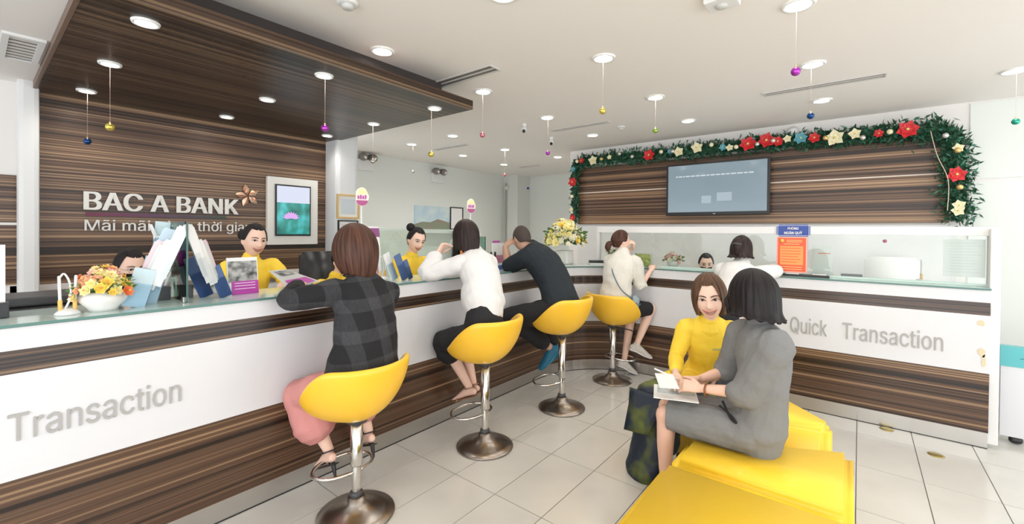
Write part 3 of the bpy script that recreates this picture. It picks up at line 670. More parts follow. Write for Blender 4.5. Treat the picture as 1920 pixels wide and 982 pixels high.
# black machine behind the ledge
t = thing('counting_machine', 'low black machine lying behind the left end of the counter', 'machine', (.05, 3.2, 1.1))
bmo('body', B(-.5, .36, 3.0, 3.35, 1.0, 1.17, .01), M_black, t); bmo('cover', B(-.5, .33, 3.08, 3.37, 1.172, 1.215, .008), M_dark, t); bmo('leg', B(-.4, .3, 3.05, 3.3, .772, 1.0), M_dark, t)
def pens(x, y, z, label, s=1):
    t = thing('pen_stand', label, 'pen stand', (x, y, z))
    bmo('base', LA([(.01, 0), (.042*s, 0), (.042*s, .006), (.03*s, .018), (.012, .026), (.01, .026)], 20), M_white, t, True, True)
    for k in (-1, 1):
        bmo('pen', T([(k*.022*s, 0, .02), (k*.026*s, 0, .165*s)], .0055*s, n=8, sub=1), M_white, t, True, True)
        bmo('holder', T([(k*.022*s, 0, .012), (k*.0232*s, 0, .06*s)], .0078*s, n=8, sub=1), mat('amber_plastic', (.85, .5, .12), .3), t, True, True)
    bmo('cord', T([(-.022*s, 0, .165*s), (-.01*s, .003, .178*s), (.006*s, .003, .14*s), (.01*s, 0, .08*s), (-.008*s, 0, .022)], .004*s, n=6), M_white, t, True, True); return t
pens(.268, 2.70, ZT, 'white pen stand with amber holders left of the flower bowl'); pens(4.86, -.40, ZT, 'white pen stand behind the cashier window glass at its right end')
p = pens(2.0, 2.88, ZT, 'white pen stand half hidden behind the woman in the plaid jacket')
def flowers(name, label, x, y, z, R_, H_, n, cols, pot, leaves=40, up_=.55, rs=.028):
    t = thing(name, label, 'flowers', (x, y, z)); bmo('pot', pot, mat('pot_white', (.82, .81, .78), .3), t, True, True)
    for k in range(n):
        a = k*2.39996; q = math.sqrt((k+.5)/n); d = V((math.cos(a)*q, math.sin(a)*q, 0)); h = H_*(1-.55*q*q)+random.uniform(-.015, .015)
        c = V((x, y, z))+d*R_*random.uniform(.85, 1.05)+V((0, 0, h)); nn = V((d.x*1.1, d.y*1.1-.25, 1-.7*q)); m_, mc = random.choice(cols)
        bm, mm = bloom(c, nn, rs*random.uniform(.8, 1.25), m_, mc, 6, 3, .5, .8, .3); bmo('blossom', bm, mm, t)
    bm = bmesh.new()
    for k in range(leaves*3):
        a = random.random()*2*PI; q = random.uniform(.2, 1.12); c = V((x, y, z))+V((math.cos(a)*q*R_*.8, math.sin(a)*q*R_*.8, H_*random.uniform(.55, .92)*(1-.18*q)))
        dr = V((math.cos(a)*q, math.sin(a)*q, random.uniform(-.5, .7))).normalized(); l = random.uniform(.8, 1.7)*rs; s = dr.orthogonal().normalized(); s.rotate(Matrix.Rotation(random.random()*PI, 3, dr)); s *= l*.22
        bm.faces.new([bm.verts.new(c+v) for v in (V((0, 0, 0)), dr*l*.5+s, dr*l, dr*l*.5-s)])
    o = bmo('foliage', bm, M_leaf, t); o['kind'] = 'stuff'
    bm = bmesh.new(); zp = max(v.co.z for v in t.children[0].data.vertices)
    for k in range(7):
        a = k*.9; ringtube(bm, [(x, y, z+zp*.6), (x+math.cos(a)*R_*.3, y+math.sin(a)*R_*.3, z+H_*.6)], .003, n=5, sub=1)
    bmo('stem', bm, M_leaf, t); return t
PE = mat('peach_petal', (.88, .42, .24), .5); YE = mat('yellow_petal', (.92, .68, .12), .5); OR = mat('orange_petal', (.88, .25, .08), .5); PK_ = mat('pink_petal', (.85, .52, .45), .5); PY = mat('pale_yellow_petal', (.93, .84, .40), .5); CR = mat('ivory_petal', (.90, .86, .68), .5)
bowl = LA([(.01, .012), (.035, .012), (.04, 0), (.052, 0), (.055, .014), (.082, .045), (.086, .065), (.072, .088), (.06, .09), (.055, .08), (.01, .075)], 24)
flowers('flower_bowl', 'white bowl of peach and yellow flowers near the left end of the counter', .385, 2.72, ZT,   .112, .19, 60, [(PE, YE), (PE, PY), (PY, OR), (PY, YE), (OR, YE), (YE, OR), (PK_, YE)], bowl, 60, rs=.023)
vb = bmesh.new(); box(vb, -.08, .08, -.08, .08, 0, .16, .012)
flowers('flower_vase', 'tall bouquet of pale yellow flowers in a square white vase at the counter corner', 4.43, 2.74, ZT, .25, .52, 95, [(PY, YE), (PY, YE), (CR, PY), (CR, YE), (YE, YE)], vb, 190, rs=.042)
sb = LA([(.01, .0), (.035, 0), (.06, .03), (.065, .06), (.055, .075), (.01, .07)], 20)
flowers('flower_pot', 'small white pot of pink roses behind the cashier window glass', 4.84, 1.60, ZT, .11, .15, 22, [(PK_, CR), (PK_, PE), (CR, PY)], sb, 34, rs=.028)
sb = LA([(.01, .0), (.03, 0), (.045, .05), (.03, .06), (.01, .06)], 16)
flowers('flower_pot', 'small pot of green leaves with few white blossoms at the window left end', 4.86, 2.33, ZT, .06, .20, 10, [(CR, PY), (PY, YE)], sb, 50, rs=.024)
# glass partition and the brochure racks on both sides of it
def gpart(name, label, x, y0, y1, z1):
    t = thing(name, label, 'glass partition', (x, (y0+y1)/2, ZT)); bmo('pane', B(x-.004, x+.004, y0+.002, y1, ZT+.004, z1), M_gglass, t)
    bmo('front_edge', B(x-.004, x+.004, y0-.002, y0+.002, ZT+.004, z1), mat('deep_green_edge', (.02, .10, .075), .15), t); bmo('clamp', B(x-.012, x+.012, y0+.02, y0+.05, ZT, ZT+.03, .003), M_steel, t)
gpart('glass_partition', 'green glass divider standing upright between the two brochure racks', .69, 2.66, 2.95, 1.585)
def rack(side, label):
    t = thing('brochure_rack', label, 'brochure rack', (.69+side*.13, 2.80, ZT), 0, 'brochure racks')
    for k, (dx, y, z0, h, w_, m) in enumerate(((.060, 2.71, 1.265, .315, .040, M_paper), (.085, 2.73, 1.25, .255, .042, M_paper), (.108, 2.75, 1.235, .245, .036, mat('pale_grey_leaflet', (.68, .70, .70), .5)), (.125, 2.77, 1.235, .27, .03, mat('pale_pink_leaflet', (.80, .62, .66), .5)), (.05, 2.80, 1.36, .20, .05, mat('sky_leaflet', (.56, .70, .80), .5)), (.035, 2.70, 1.30, .29, .022, M_paper))):
        M = Matrix.Translation((.69+side*(dx+.055), y, z0)) @ Matrix.Rotation(side*.35, 4, 'Z') @ Matrix.Rotation(-side*.36, 4, 'Y')
        for q in range(2): bmo('leaflet', B(-w_/2+side*.006*q, w_/2+side*.006*q, .004*q, .004*q+.002, .006*q, h-.01*q, M=M), m, t)
        bmo('pocket', PL(-w_/2-.002, w_/2+.002, -.004, h*.45, -.002, M), M_acr, t)
    bmo('stand', B(.69+side*.05-.03, .69+side*.05+.03, 2.86, 2.93, ZT, 1.24), M_dark, t)
    M = Matrix.Translation((.69+side*.03, 2.80, 1.22)) @ Matrix.Rotation(-side*.33, 4, 'Y'); bmo('backplate', B(-.004, .004, .12, .16, -.02, .37, M=M), M_white, t)
rack(-1, 'clear rack of white leaflets leaning on the left of the glass divider'); rack(1, 'clear rack of white leaflets leaning on the right of the glass divider')
def leaf(x, y, z, w_, h, rz, roll, m, label, lean=-.18, strips=(), n=3, group='brochures on the counter'):
    t = thing('brochure', label, 'brochure', (x, y, z), 0, group)
    M = Matrix.Translation((x, y, z)) @ Matrix.Rotation(rz, 4, 'Z') @ Matrix.Rotation(roll, 4, 'Y') @ Matrix.Rotation(lean, 4, 'X')
    bm = bmesh.new()
    for k in range(n): box(bm, -w_/2+.002*k, w_/2-.001*k, .003+.004*k, .006+.004*k, .004, h-.004*k, M=M)
    bmo('pages', bm, m, t); bmo('sleeve', PL(-w_/2-.003, w_/2+.003, 0, h*.62, -.0015, M), M_bacr, t)
    for a, b, c, d, mm in strips: bmo('print', B(-w_/2+a*w_, -w_/2+b*w_, -.0005, .0025, c*h, d*h, M=M), mm, t)
leaf(.485, 2.70, ZT, .085, .19, -.25, .26, P_lb, 'pale blue brochure stack standing nearest to the flower bowl')
leaf(.545, 2.80, ZT, .10, .24, -.25, .24, P_lb, 'light blue brochure stack behind the one nearest the flower bowl')
leaf(.60, 2.88, 1.23, .07, .22, -.25, .22, M_paper, 'white brochure with magenta cover left of the glass divider', strips=((.15, .9, .55, .93, P_mag),))
leaf(.63, 2.90, 1.38, .065, .21, -.1, .1, P_lb, 'pale blue brochure at the top left of the rack')
leaf(.83, 2.83, ZT, .075, .235, .3, -.30, P_db, 'dark blue brochure stack nearest the glass divider on its right')
leaf(.895, 2.74, ZT, .07, .185, .3, -.28, P_db, 'dark blue brochure stack in front, left of the magenta card')
leaf(.86, 2.92, 1.25, .05, .16, .3, -.25, mat('grey_card', (.45, .45, .45), .5), 'grey brochure behind the dark blue ones')
t = board('info_card', 'clear stand with photo card, magenta lower half, on the left counter', 'card', 1.0, 2.80, ZT, .165, .215, .006, 0.05, 0, -.12, M_paper, [(.03, .97, .33, .90, P_ph), (.12, 1, .0, .36, P_mag)])
for zz in (.10, .18, .25): bmo('print_line', B(.95, 1.06, 2.790+.12*zz*.2, 2.7915+.12*zz*.2, ZT+zz*.215+.01, ZT+zz*.215+.015), mat('pale_pink', (.8, .5, .75), .5), t)
board('info_card', 'upright price board with purple header behind the plaid jacket woman', 'card', 1.96, 2.93, ZT, .15, .41, .006, .1, 0, -.1, M_paper, [(0, 1, .80, .97, mat('mauve_print', (.28, .08, .24), .5)), (.2, .28, .05, .75, P_pk), (.45, .53, .05, .75, M_line), (.7, .78, .1, .7, P_pk)])
leaf(2.05, 2.78, ZT, .07, .22, .3, -.32, M_paper, 'white brochure stack right of the purple headed board')
leaf(2.10, 2.72, ZT, .075, .21, .3, -.30, P_db, 'dark blue brochure stack beside the second cashier')
leaf(2.17, 2.74, ZT, .05, .16, .3, -.28, P_db, 'short dark blue brochure right of the second cashier stack')
leaf(3.11, 2.72, ZT, .05, .145, .1, .05, P_db, 'dark blue brochure stack between white shirt woman and man')
gpart('glass_partition', 'green glass divider left of the man in black', 2.98, 2.70, 2.98, 1.50)
t = thing('desk_calendar', 'pink and white desk calendar in a blue stand left of the man in black', 'calendar', (3.3, 2.85, ZT))
bmo('tray', B(3.17, 3.40, 2.80, 2.90, ZT, ZT+.04, .004), mat('blue_tray', (.08, .14, .42), .35), t); bmo('sheet', B(3.24, 3.44, 2.84, 2.85, ZT+.06, ZT+.26), M_paper, t); bmo('print', B(3.25, 3.43, 2.8385, 2.84, ZT+.06, ZT+.14), P_pk, t); bmo('post', B(3.32, 3.34, 2.85, 2.86, ZT+.04, ZT+.1), M_black, t); bmo('header_card', B(3.26, 3.36, 2.846, 2.856, ZT+.265, ZT+.285), P_mag, t); bmo('red_card', B(3.18, 3.27, 2.825, 2.83, ZT+.06, ZT+.14), P_pk, t)
for k in range(2): bmo('stamp', T([(3.2+.06*k, 2.82, ZT+.04), (3.2+.06*k, 2.82, ZT+.17)], .009, n=8, sub=1), M_black, t)
t = thing('tape_dispenser', 'flat black tray lying on the ledge right of the bouquet', 'tray', (4.62, 2.38, ZT))
M = Matrix.Translation((4.62, 2.38, ZT)) @ Matrix.Rotation(-.95, 4, 'Z'); bmo('body', B(-.12, .12, -.05, .05, 0, .02, .004, M=M), M_white, t); bmo('lid', B(-.12, .12, -.045, .045, .022, .05, .006, M=M), M_black, t)
t = board('photo_block', 'clear block with green garden picture in front of the ponytailed woman', 'photo', 4.70, 1.88, ZT, .20, .15, .02, -PI/2-.1, 0, 0, M_acr, [(.06, .94, .05, .95, mat('green_photo', (.18, .26, .05), .5, vary=(30, (.45, .5, .2))))])
t = thing('notice', 'orange-red notice sheet in a frame standing at the cashier window', 'notice', (4.68, .48, 1.2))
bmo('sheet', B(4.676, 4.682, .362, .598, 1.20, 1.525), mat('notice_border', (.85, .45, .36), .5), t); bmo('panel', B(4.6745, 4.676, .372, .588, 1.21, 1.515), P_red, t)
bmo('text_field', B(4.6735, 4.6745, .392, .568, 1.27, 1.44), P_or2, t); bmo('crest', T([(4.673, .555, 1.488), (4.672, .555, 1.488)], .017, n=12, sub=1), mat('crest_yellow', (.9, .5, .1), .5), t)
for k, (a, b, z) in enumerate(((.40, .52, 1.492), (.40, .52, 1.478), (.42, .54, 1.458), (.41, .56, 1.42), (.41, .56, 1.395), (.41, .56, 1.37), (.43, .56, 1.345), (.41, .56, 1.32), (.44, .56, 1.295), (.40, .56, 1.25), (.40, .56, 1.23))):
    bmo('text_line', B(4.6728, 4.6735, a, b, z-.003, z+.003), mat('amber_text', (.92, .55, .2), .5) if z > 1.45 or z < 1.27 else P_red, t)
t = thing('blue_sign', 'blue enamel sign with white capital words on top of the cashier window', 'sign', (4.68, .47, 1.53))
bm = bmesh.new(); prism(bm, [(-.128, -.055), (.128, -.055), (.128, .055), (-.128, .055)], 0, .006); bmesh.ops.bevel(bm, geom=[e for e in bm.edges if abs(e.verts[0].co.z-e.verts[1].co.z) > .004], offset=.015, segments=3, affect='EDGES')
bmesh.ops.transform(bm, matrix=onX(4.684, .471, 1.581), verts=bm.verts[:]); bmo('plate', bm, mat('sign_blue', (.006, .045, .30), .3), t)
bm = bmesh.new()
for a in ((-.118, .118, .044, .047), (-.118, .118, -.047, -.044), (-.121, -.118, -.044, .044), (.118, .121, -.044, .044)): box(bm, a[0], a[1], a[2], a[3], .006, .0068)
bmesh.ops.transform(bm, matrix=onX(4.684, .471, 1.581), verts=bm.verts[:]); bmo('border_line', bm, M_paper, t)
letters('PHÒNG', .085, .021, onX(4.676, .471+.043, 1.590), M_paper, t, .001, .05); letters('NGÂN QUỸ', .14, .023, onX(4.676, .471+.07, 1.548), M_paper, t, .001, .05)
t = thing('notice_stand', 'white acrylic notice stand right of the orange-red notice', 'notice', (4.80, .27, ZT))
bmo('sheet', B(4.80, 4.806, .19, .335, ZT+.01, ZT+.27), M_paper, t); bmo('foot', B(4.76, 4.85, .19, .335, ZT, ZT+.008), M_acr, t); bmo('red_line', B(4.7985, 4.80, .2, .29, 1.375, 1.381), P_red, t)
t = thing('pen_tray', 'long black pen tray on the ledge under the orange-red notice', 'tray', (4.67, .4, ZT))
bmo('tray', B(4.64, 4.70, .20, .60, ZT, ZT+.018, .003), M_black, t); bmo('paper_slip', B(4.635, 4.69, .42, .52, ZT+.019, ZT+.024), M_paper, t); bmo('steel_clip', B(4.645, 4.69, .22, .32, ZT+.019, ZT+.03, .002), M_steel, t)
t = thing('keypad', 'small dark keypad lying behind the cashier window glass', 'keypad', (4.90, .05, ZT))
M = Matrix.Translation((4.86, .05, ZT)) @ Matrix.Rotation(.5, 4, 'Y'); bmo('body', B(-.035, .035, -.075, .075, 0, .02, .004, M=M), M_dark, t); bmo('display', B(-.03, .0, -.07, .0, .0205, .022, M=M), mat('grey_screen', (.16, .19, .18), .2), t); 
bm = bmesh.new()
for i in range(3):
    for j in range(4): box(bm, -.028+.02*i, -.014+.02*i, .008+.016*j, .019+.016*j, .0205, .024, M=M)
bmo('keys', bm, mat('grey_key', (.3, .32, .31), .5), t)
t = thing('paper_notice', 'white typed sheet stuck inside the right end of the window', 'notice', (4.725, -.62, 1.23))
bmo('sheet', B(4.7235, 4.725, -.735, -.51, 1.235, 1.522), M_paper, t)
for k in range(11): bmo('text_line', B(4.7228, 4.7235, -.715+.02*(k % 3), -.53, 1.27+.022*k, 1.273+.022*k), mat('faint_text', (.66, .66, .68), .7), t)
solo('reflection', T([(4.7135, -.165, 1.498), (4.7155, -.165, 1.498)], .014, n=12, sub=1), mat('red_reflection', (.42, .10, .16), .4), 'small round painted dark red sticker on the cashier window glass', 'reflection')  # coloured disc standing in for a bauble's reflection in the pane
# speech-bubble paddles
for x, y, z, lb in ((1.93, 3.06, 1.80, 'yellow and magenta cut-out paddle on a white stick beside the column frames'), (3.22, 3.12, 1.795, 'yellow and magenta cut-out paddle above the white shirt woman')):
    t = thing('paddle_sign', lb, 'paddle sign', (x, y, ZT), 0)
    bmo('stick', T([(x, y+.006, .775), (x, y+.006, z-.05)], .006, n=6, sub=1), M_white, t)
    bm = bmesh.new(); prism(bm, [(.052*math.cos(a)*(1+.08*math.cos(5*a)), .012+.075*math.sin(a)) for a in [2*PI*k/24 for k in range(24)]], 0, .004)
    MM = Matrix.Translation((x, y, z)) @ Matrix.Rotation(-.25, 4, 'Z') @ Matrix.Rotation(PI/2, 4, 'X'); bmesh.ops.transform(bm, matrix=MM, verts=bm.verts[:]); bmo('face', bm, mat('cream_card', (.90, .80, .72), .5), t)
    bm = bmesh.new(); prism(bm, [(.040*math.cos(a), .03+.050*math.sin(a)) for a in [PI*k/14 for k in range(15)]], .004, .006); bmesh.ops.transform(bm, matrix=MM, verts=bm.verts[:]); bmo('yellow_top', bm, mat('yellow_card', (.90, .78, .42), .5), t)
    bm = bmesh.new(); prism(bm, [(.045*math.cos(a), -.016+.042*math.sin(a)) for a in [PI+PI*k/14 for k in range(15)]], .004, .006); bmesh.ops.transform(bm, matrix=MM, verts=bm.verts[:]); bmo('magenta_bottom', bm, mat('wine_print', (.42, .08, .24), .5), t)
    bm = bmesh.new()
    for k in range(4): box(bm, -.036+.019*k, -.024+.019*k, -.006, .02+.006*(k % 2), .006, .008)
    bmesh.ops.transform(bm, matrix=MM, verts=bm.verts[:]); bmo('print', bm, P_mag, t)
# glass cubicle behind the second cashier
cu = thing('cubicle_screen', 'low frosted glass cubicle screen behind the second cashier', 'partition', (3.5, 4.1, 0))
bmo('pane', B(2.75, 4.55, 4.3, 4.31, .8, 1.55), glass('frosted_pane', (.90, .955, .92)), cu); bmo('top_rail', B(2.75, 4.55, 4.29, 4.32, 1.55, 1.57), mat('pale_green_rail', (.62, .72, .66), .4), cu); bmo('panel', B(2.75, 4.55, 4.29, 4.32, 0, .8), M_white, cu)
bmo('end_post', B(4.55, 4.63, 4.27, 4.33, 0, 1.55), M_white, cu)
t = thing('notice', 'orange notice sheet on the cubicle screen behind the white shirt woman', 'notice', (4.3, 4.28, 1.1)); bmo('sheet', B(4.22, 4.46, 4.276, 4.289, 1.12, 1.51), P_or2, t)
for k in range(8): bmo('text_line', B(4.25, 4.43, 4.274, 4.276, 1.17+.04*k, 1.185+.04*k), P_red, t)
solo('standing_board', B(3.12, 3.36, 4.9, 4.95, 0, 1.52, .01), mat('olive_yellow', (.45, .38, .05), .6), 'olive yellow board seen through the cubicle glass', 'board')
# cabinets and chairs of the staff side
t = thing('credenza', 'low white cabinet with dark top below the striped wall', 'cabinet', (1.3, 5.05, 0))
bmo('body', B(.36, 2.78, 4.85, 5.24, 0, 1.0), M_wall2, t); bmo('top', B(.36, 2.78, 4.83, 5.24, 1.0, 1.03), mat('grey_brown_top', (.20, .17, .15), .4), t)
for k in range(4): bmo('door', B(.38+.6*k, .96+.6*k, 4.835, 4.85, .05, .98), M_white, t)
def ochair(x, y, rz, label, m=M_black, h=1.34, w_=.46):
    t = thing('office_chair', label, 'chair', (x, y, 0), rz)
    bm = bmesh.new(); prism(bm, [(-w_/2, -.05), (w_/2, -.05), (w_/2, .05), (-w_/2, .05)], h-.62, h, .03); bmo('backrest', bm, m, t, True, True)
    bm = bmesh.new(); prism(bm, [(-w_/2, -.5), (w_/2, -.5), (w_/2, -.03), (-w_/2, -.03)], .50, .58, .03); bmo('seat', bm, m, t, True, True)
    bmo('column', T([(0, -.26, .08), (0, -.26, .5)], .03, n=10, sub=1), M_chrome, t, True, True)
    for k in range(5): a = 2*PI*k/5; bmo('leg', T([(0, -.26, .09), (.28*math.cos(a), -.26+.28*math.sin(a), .06)], .018, n=8, sub=1), M_chrome, t, True, True)
    for k in (-1, 1): bmo('armrest', T([(k*w_*.5, -.08, .62), (k*w_*.58, -.12, .78), (k*w_*.58, -.4, .78)], .02, n=8), m, t, True, True)
    for k in range(5): a = 2*PI*k/5; bmo('caster', T([(.28*math.cos(a)-.01, -.26+.28*math.sin(a), .03), (.28*math.cos(a)+.01, -.26+.28*math.sin(a), .03)], .028, n=10, sub=1), M_black, t, True, True)
ochair(2.17, 4.10, 0, 'black office chair with tall back behind the plaid jacket woman'); ochair(5.72, -.25, -PI/2, 'white backed chair behind the cashier window glass', M_white, 1.33, .42)
# kiosk at the right end
k_ = thing('display_board', 'white wheeled board with turquoise band right of the counter end', 'display board', (5.0, -1.3, 0))
bmo('panel', B(4.86, 4.92, -1.9, -.845, .05, .70), M_gloss, k_); bmo('band', B(4.853, 4.925, -1.9, -.84, .575, .725), mat('turquoise_band', (.12, .50, .52), .35), k_); bmo('band_text', B(4.851, 4.853, -1.12, -.94, .64, .645), mat('dark_teal', (.02, .15, .2), .5), k_)
for y in (-.93, -1.8):
    bmo('caster', T([(4.88, y-.012, .028), (4.88, y+.012, .028)], .027, n=12, sub=1), M_black, k_, True); bmo('caster_fork', B(4.865, 4.895, y-.018, y+.018, .03, .052), M_steel, k_)
for x, y, lb in ((4.257, -.442, 'oval brass floor socket plate on the tiles near the right counter'), (4.57, -.19, 'small brass plate on the floor against the right plinth')):
    solo('floor_plate', LA([(.001, .0005), (.045, .0005), (.045, .004), (.03, .006), (.001, .006)], 24, (x, y, 0)), mat('brass', (.45, .36, .12), .35, .8), lb, 'floor plate', None, True)

# ================================================================== STOOLS
def make_stool(H_, label, name='bar_stool'):
    """H_ = height of the underside of the bucket; faces +y in its own frame"""
    t = thing(name, label, 'bar stool', (0, 0, 0), 0, 'yellow bar stools at the counter')
    bmo('base', LA([(.01, 0), (.198, 0), (.205, .006), (.203, .012), (.15, .024), (.085, .045), (.05, .075), (.042, .10), (.01, .10)], 48), M_base, t, True, True)
    bmo('lower_column', T([(0, 0, .09), (0, 0, .30)], .024, n=20, sub=1), M_chrome, t, True, True)
    bmo('collar', LA([(.01, .10), (.036, .10), (.034, .125), (.027, .13), (.01, .13)], 20), M_dark, t, True, True)
    bmo('upper_column', LA([(.01, .27), (.031, .27), (.0325, .275), (.0325, H_+.02), (.01, H_+.02)], 24), M_chrome, t, True, True)
    bm = bmesh.new(); ringtube(bm, [(.03, 0, .235), (.13, .05, .225), (.17, .15, .22), (.10, .235, .22), (0, .25, .22), (-.10, .235, .22), (-.17, .15, .22), (-.13, .05, .225), (-.03, 0, .235)], .0095, n=8); bmo('footrest', bm, M_chrome, t, True, True)
    bmo('seat_plate', LA([(.01, H_-.008), (.055, H_-.006), (.06, H_+.03), (.01, H_+.03)], 20), M_dark, t, True, True)
    bmo('height_lever', T([(.05, 0, H_-.012), (.17, .04, H_-.02), (.21, .05, H_-.03)], .006, n=6), M_black, t, True, True)
    def rim(psi):       # psi = angle from the middle of the back
        a = abs(psi); f = lambda x: x*x*(3-2*x)
        if a < .95: return .335
        return .335-(.335-.115)*f(min(1, (a-.95)/1.45))
    n, rows = 56, 16; bm = bmesh.new(); O, I = [], []
    for r in range(rows+1):
        s = r/rows; ro, ri = [], []
        for k in range(n):
            psi = 2*PI*k/n; ps = (psi+PI) % (2*PI)-PI; H = rim(ps); a = s*1.42
            sx, sy = .292, .262; rad = math.sin(a)**.86/math.sin(1.42)**.86; z = H_+H*(1-math.cos(a))/(1-math.cos(1.42)); z = H_+H*(.18*s+.82*(z-H_)/H)
            dx, dy = -math.sin(psi), -math.cos(psi)
            ro.append(bm.verts.new((dx*rad*sx, dy*rad*sy, z)))
            q = max(0, rad-.13) if s > .0 else 0; zi = max(z+.01*(1-s), H_+.10-.02*(1-rad)); ri.append(bm.verts.new((dx*q*sx, dy*q*sy, zi)))
        O.append(ro); I.append(ri)
    for A in (O, I):
        for r in range(rows):
            for k in range(n): bm.faces.new((A[r][k], A[r][(k+1) % n], A[r+1][(k+1) % n], A[r+1][k]))
    lip = []
    for k in range(n):
        c = (O[-1][k].co+I[-1][k].co)/2; lip.append(bm.verts.new(c+V((0, 0, .014))))
    for k in range(n):
        bm.faces.new((O[-1][k], O[-1][(k+1) % n], lip[(k+1) % n], lip[k])); bm.faces.new((lip[k], lip[(k+1) % n], I[-1][(k+1) % n], I[-1][k]))
    bmesh.ops.remove_doubles(bm, verts=bm.verts[:], dist=.0008); bmesh.ops.recalc_face_normals(bm, faces=bm.faces[:])
    o = bmo('bucket_seat', bm, M_yel, t, True, True); sd = o.modifiers.new('s', 'SUBSURF'); sd.levels = sd.render_levels = 1
    bm = bmesh.new(); ringtube(bm, [(-.20*math.cos(a), .02+.19*math.sin(a), H_+.125) for a in [2*PI*k/20 for k in range(21)]], .006, n=6, sub=1); bmo('cushion_seam', bm, mat('yellow_seam', (.78, .42, .02), .5), t, True, True)
    return t
for (x, y, h, rz, lb) in ((1.319, 2.128, .515, 0, 'yellow bucket bar stool nearest the camera, under the woman in the plaid jacket'), (2.321, 2.091, .60, .02, 'second yellow bucket bar stool, under the woman in the white shirt'), (3.26, 2.031, .645, .05, 'third yellow bucket bar stool, under the man in black'), (4.211, 2.005, .575, -1.75, 'yellow bucket bar stool in the counter corner, under the ponytailed woman')):
    t = make_stool(h, lb); t.location = (x, y, 0); t.rotation_euler = (0, 0, rz)

# ================================================================== OTTOMANS
def ottoman(poly, label, c):
    t = thing('ottoman', label, 'ottoman', (*c, 0), 0, 'yellow ottoman modules')
    cx, cy = sum(p[0] for p in poly)/len(poly), sum(p[1] for p in poly)/len(poly)
    bm = bmesh.new(); prism(bm, poly, .05, .437, .038, 4); bmo('cushion', bm, M_yel2, t, True)
    bm = bmesh.new(); prism(bm, [(cx+(x-cx)*.94, cy+(y-cy)*.94) for x, y in poly], .0, .052); bmo('plinth', bm, M_black, t)
ottoman([(.75, 0.0), (2.14, 0.0), (2.135, .735), (.75, .725)], 'long yellow vinyl ottoman in the foreground, cut by the bottom edge', (1.5, .35))
ottoman([(2.16, .72), (2.48, .715), (2.85, .01), (2.16, 0.0)], 'yellow vinyl ottoman under the woman in the grey dress', (2.4, .35))
ottoman([(2.95, .43), (3.05, .13), (3.19, .10), (3.45, .34), (3.50, .98), (2.98, .98)], 'yellow vinyl ottoman farthest away, behind the grey dress', (3.2, .5))

# ================================================================== PEOPLE
SKIN = mat('skin', (.80, .50, .38), .5, spec=.35); SKIN2 = mat('skin_light', (.86, .58, .46), .5, spec=.35); SKINM = mat('skin_tan', (.52, .31, .22), .55, spec=.3)
H_BR = hairmat('hair_brown', (.035, .014, .009), (.13, .055, .034)); H_DK = hairmat('hair_dark', (.008, .005, .005), (.045, .024, .02)); H_BK = hairmat('hair_black', (.004, .003, .004), (.022, .016, .016)); H_CH = hairmat('hair_chestnut', (.05, .024, .012), (.17, .09, .05))
H_SH = mat('hair_cropped', (.055, .038, .032), .8, bump=(180, .4))
def gau(x, s): return math.exp(-(x/s)**2)
def faceoff(x, z):
    o = .031*gau(x, .012)*gau(z+.028, .017)+.010*gau(x, .008)*gau(z+.002, .022)+.008*gau(x, .018)*gau(z+.034, .009)
    o -= .009*(gau(abs(x)-.031, .015)*gau(z-.006, .013)); o += .004*gau(abs(x)-.030, .022)*gau(z-.030, .009)
    o += .007*gau(x, .026)*gau(z+.064, .013)+.008*gau(x, .02)*gau(z+.098, .016)+.005*gau(abs(x)-.042, .02)*gau(z+.035, .022); return o
def headpt(d):
    x, y, z = d.x*.0735, d.y*.093, d.z*.118
    if d.z < 0:
        t = -d.z; x *= 1-.27*t**2.1
        if d.y < 0: y *= 1-.55*t
        else: y *= 1+.02*t
    if y > 0: y += faceoff(x, z)*min(1, y/.05)
    return V((x, y, z))
def headmesh(bm, M, s=1):
    n, m = 56, 40; R_ = []
    top = bm.verts.new(M @ (V((0, 0, .118))*s)); bot = bm.verts.new(M @ (V((0, 0, -.118))*s))
    for i in range(1, m):
        ph = PI*i/m; R_.append([bm.verts.new(M @ (headpt(V((math.sin(ph)*math.cos(2*PI*k/n), math.sin(ph)*math.sin(2*PI*k/n), math.cos(ph))))*s)) for k in range(n)])
    for a, b in zip(R_, R_[1:]):
        for k in range(n): bm.faces.new((a[k], b[k], b[(k+1) % n], a[(k+1) % n]))
    for k in range(n): bm.faces.new((top, R_[0][k], R_[0][(k+1) % n])); bm.faces.new((bot, R_[-1][(k+1) % n], R_[-1][k]))
    for k in (-1, 1):
        c = M @ (V((k*.073, -.006, -.008))*s); sphere(bm, c, .031*s, 10, (.38, .62, 1), M.to_3x3().normalized().to_4x4() @ Matrix.Rotation(k*.35, 4, 'Z'))
def ysurf(x, z):
    t = max(0, -z/.118); xs = x/(.0735*(1-.27*min(1, t)**2.1)); v = max(.02, 1-xs*xs-(z/.118)**2); return .093*math.sqrt(v)*(1+.02*t)+faceoff(x, z)
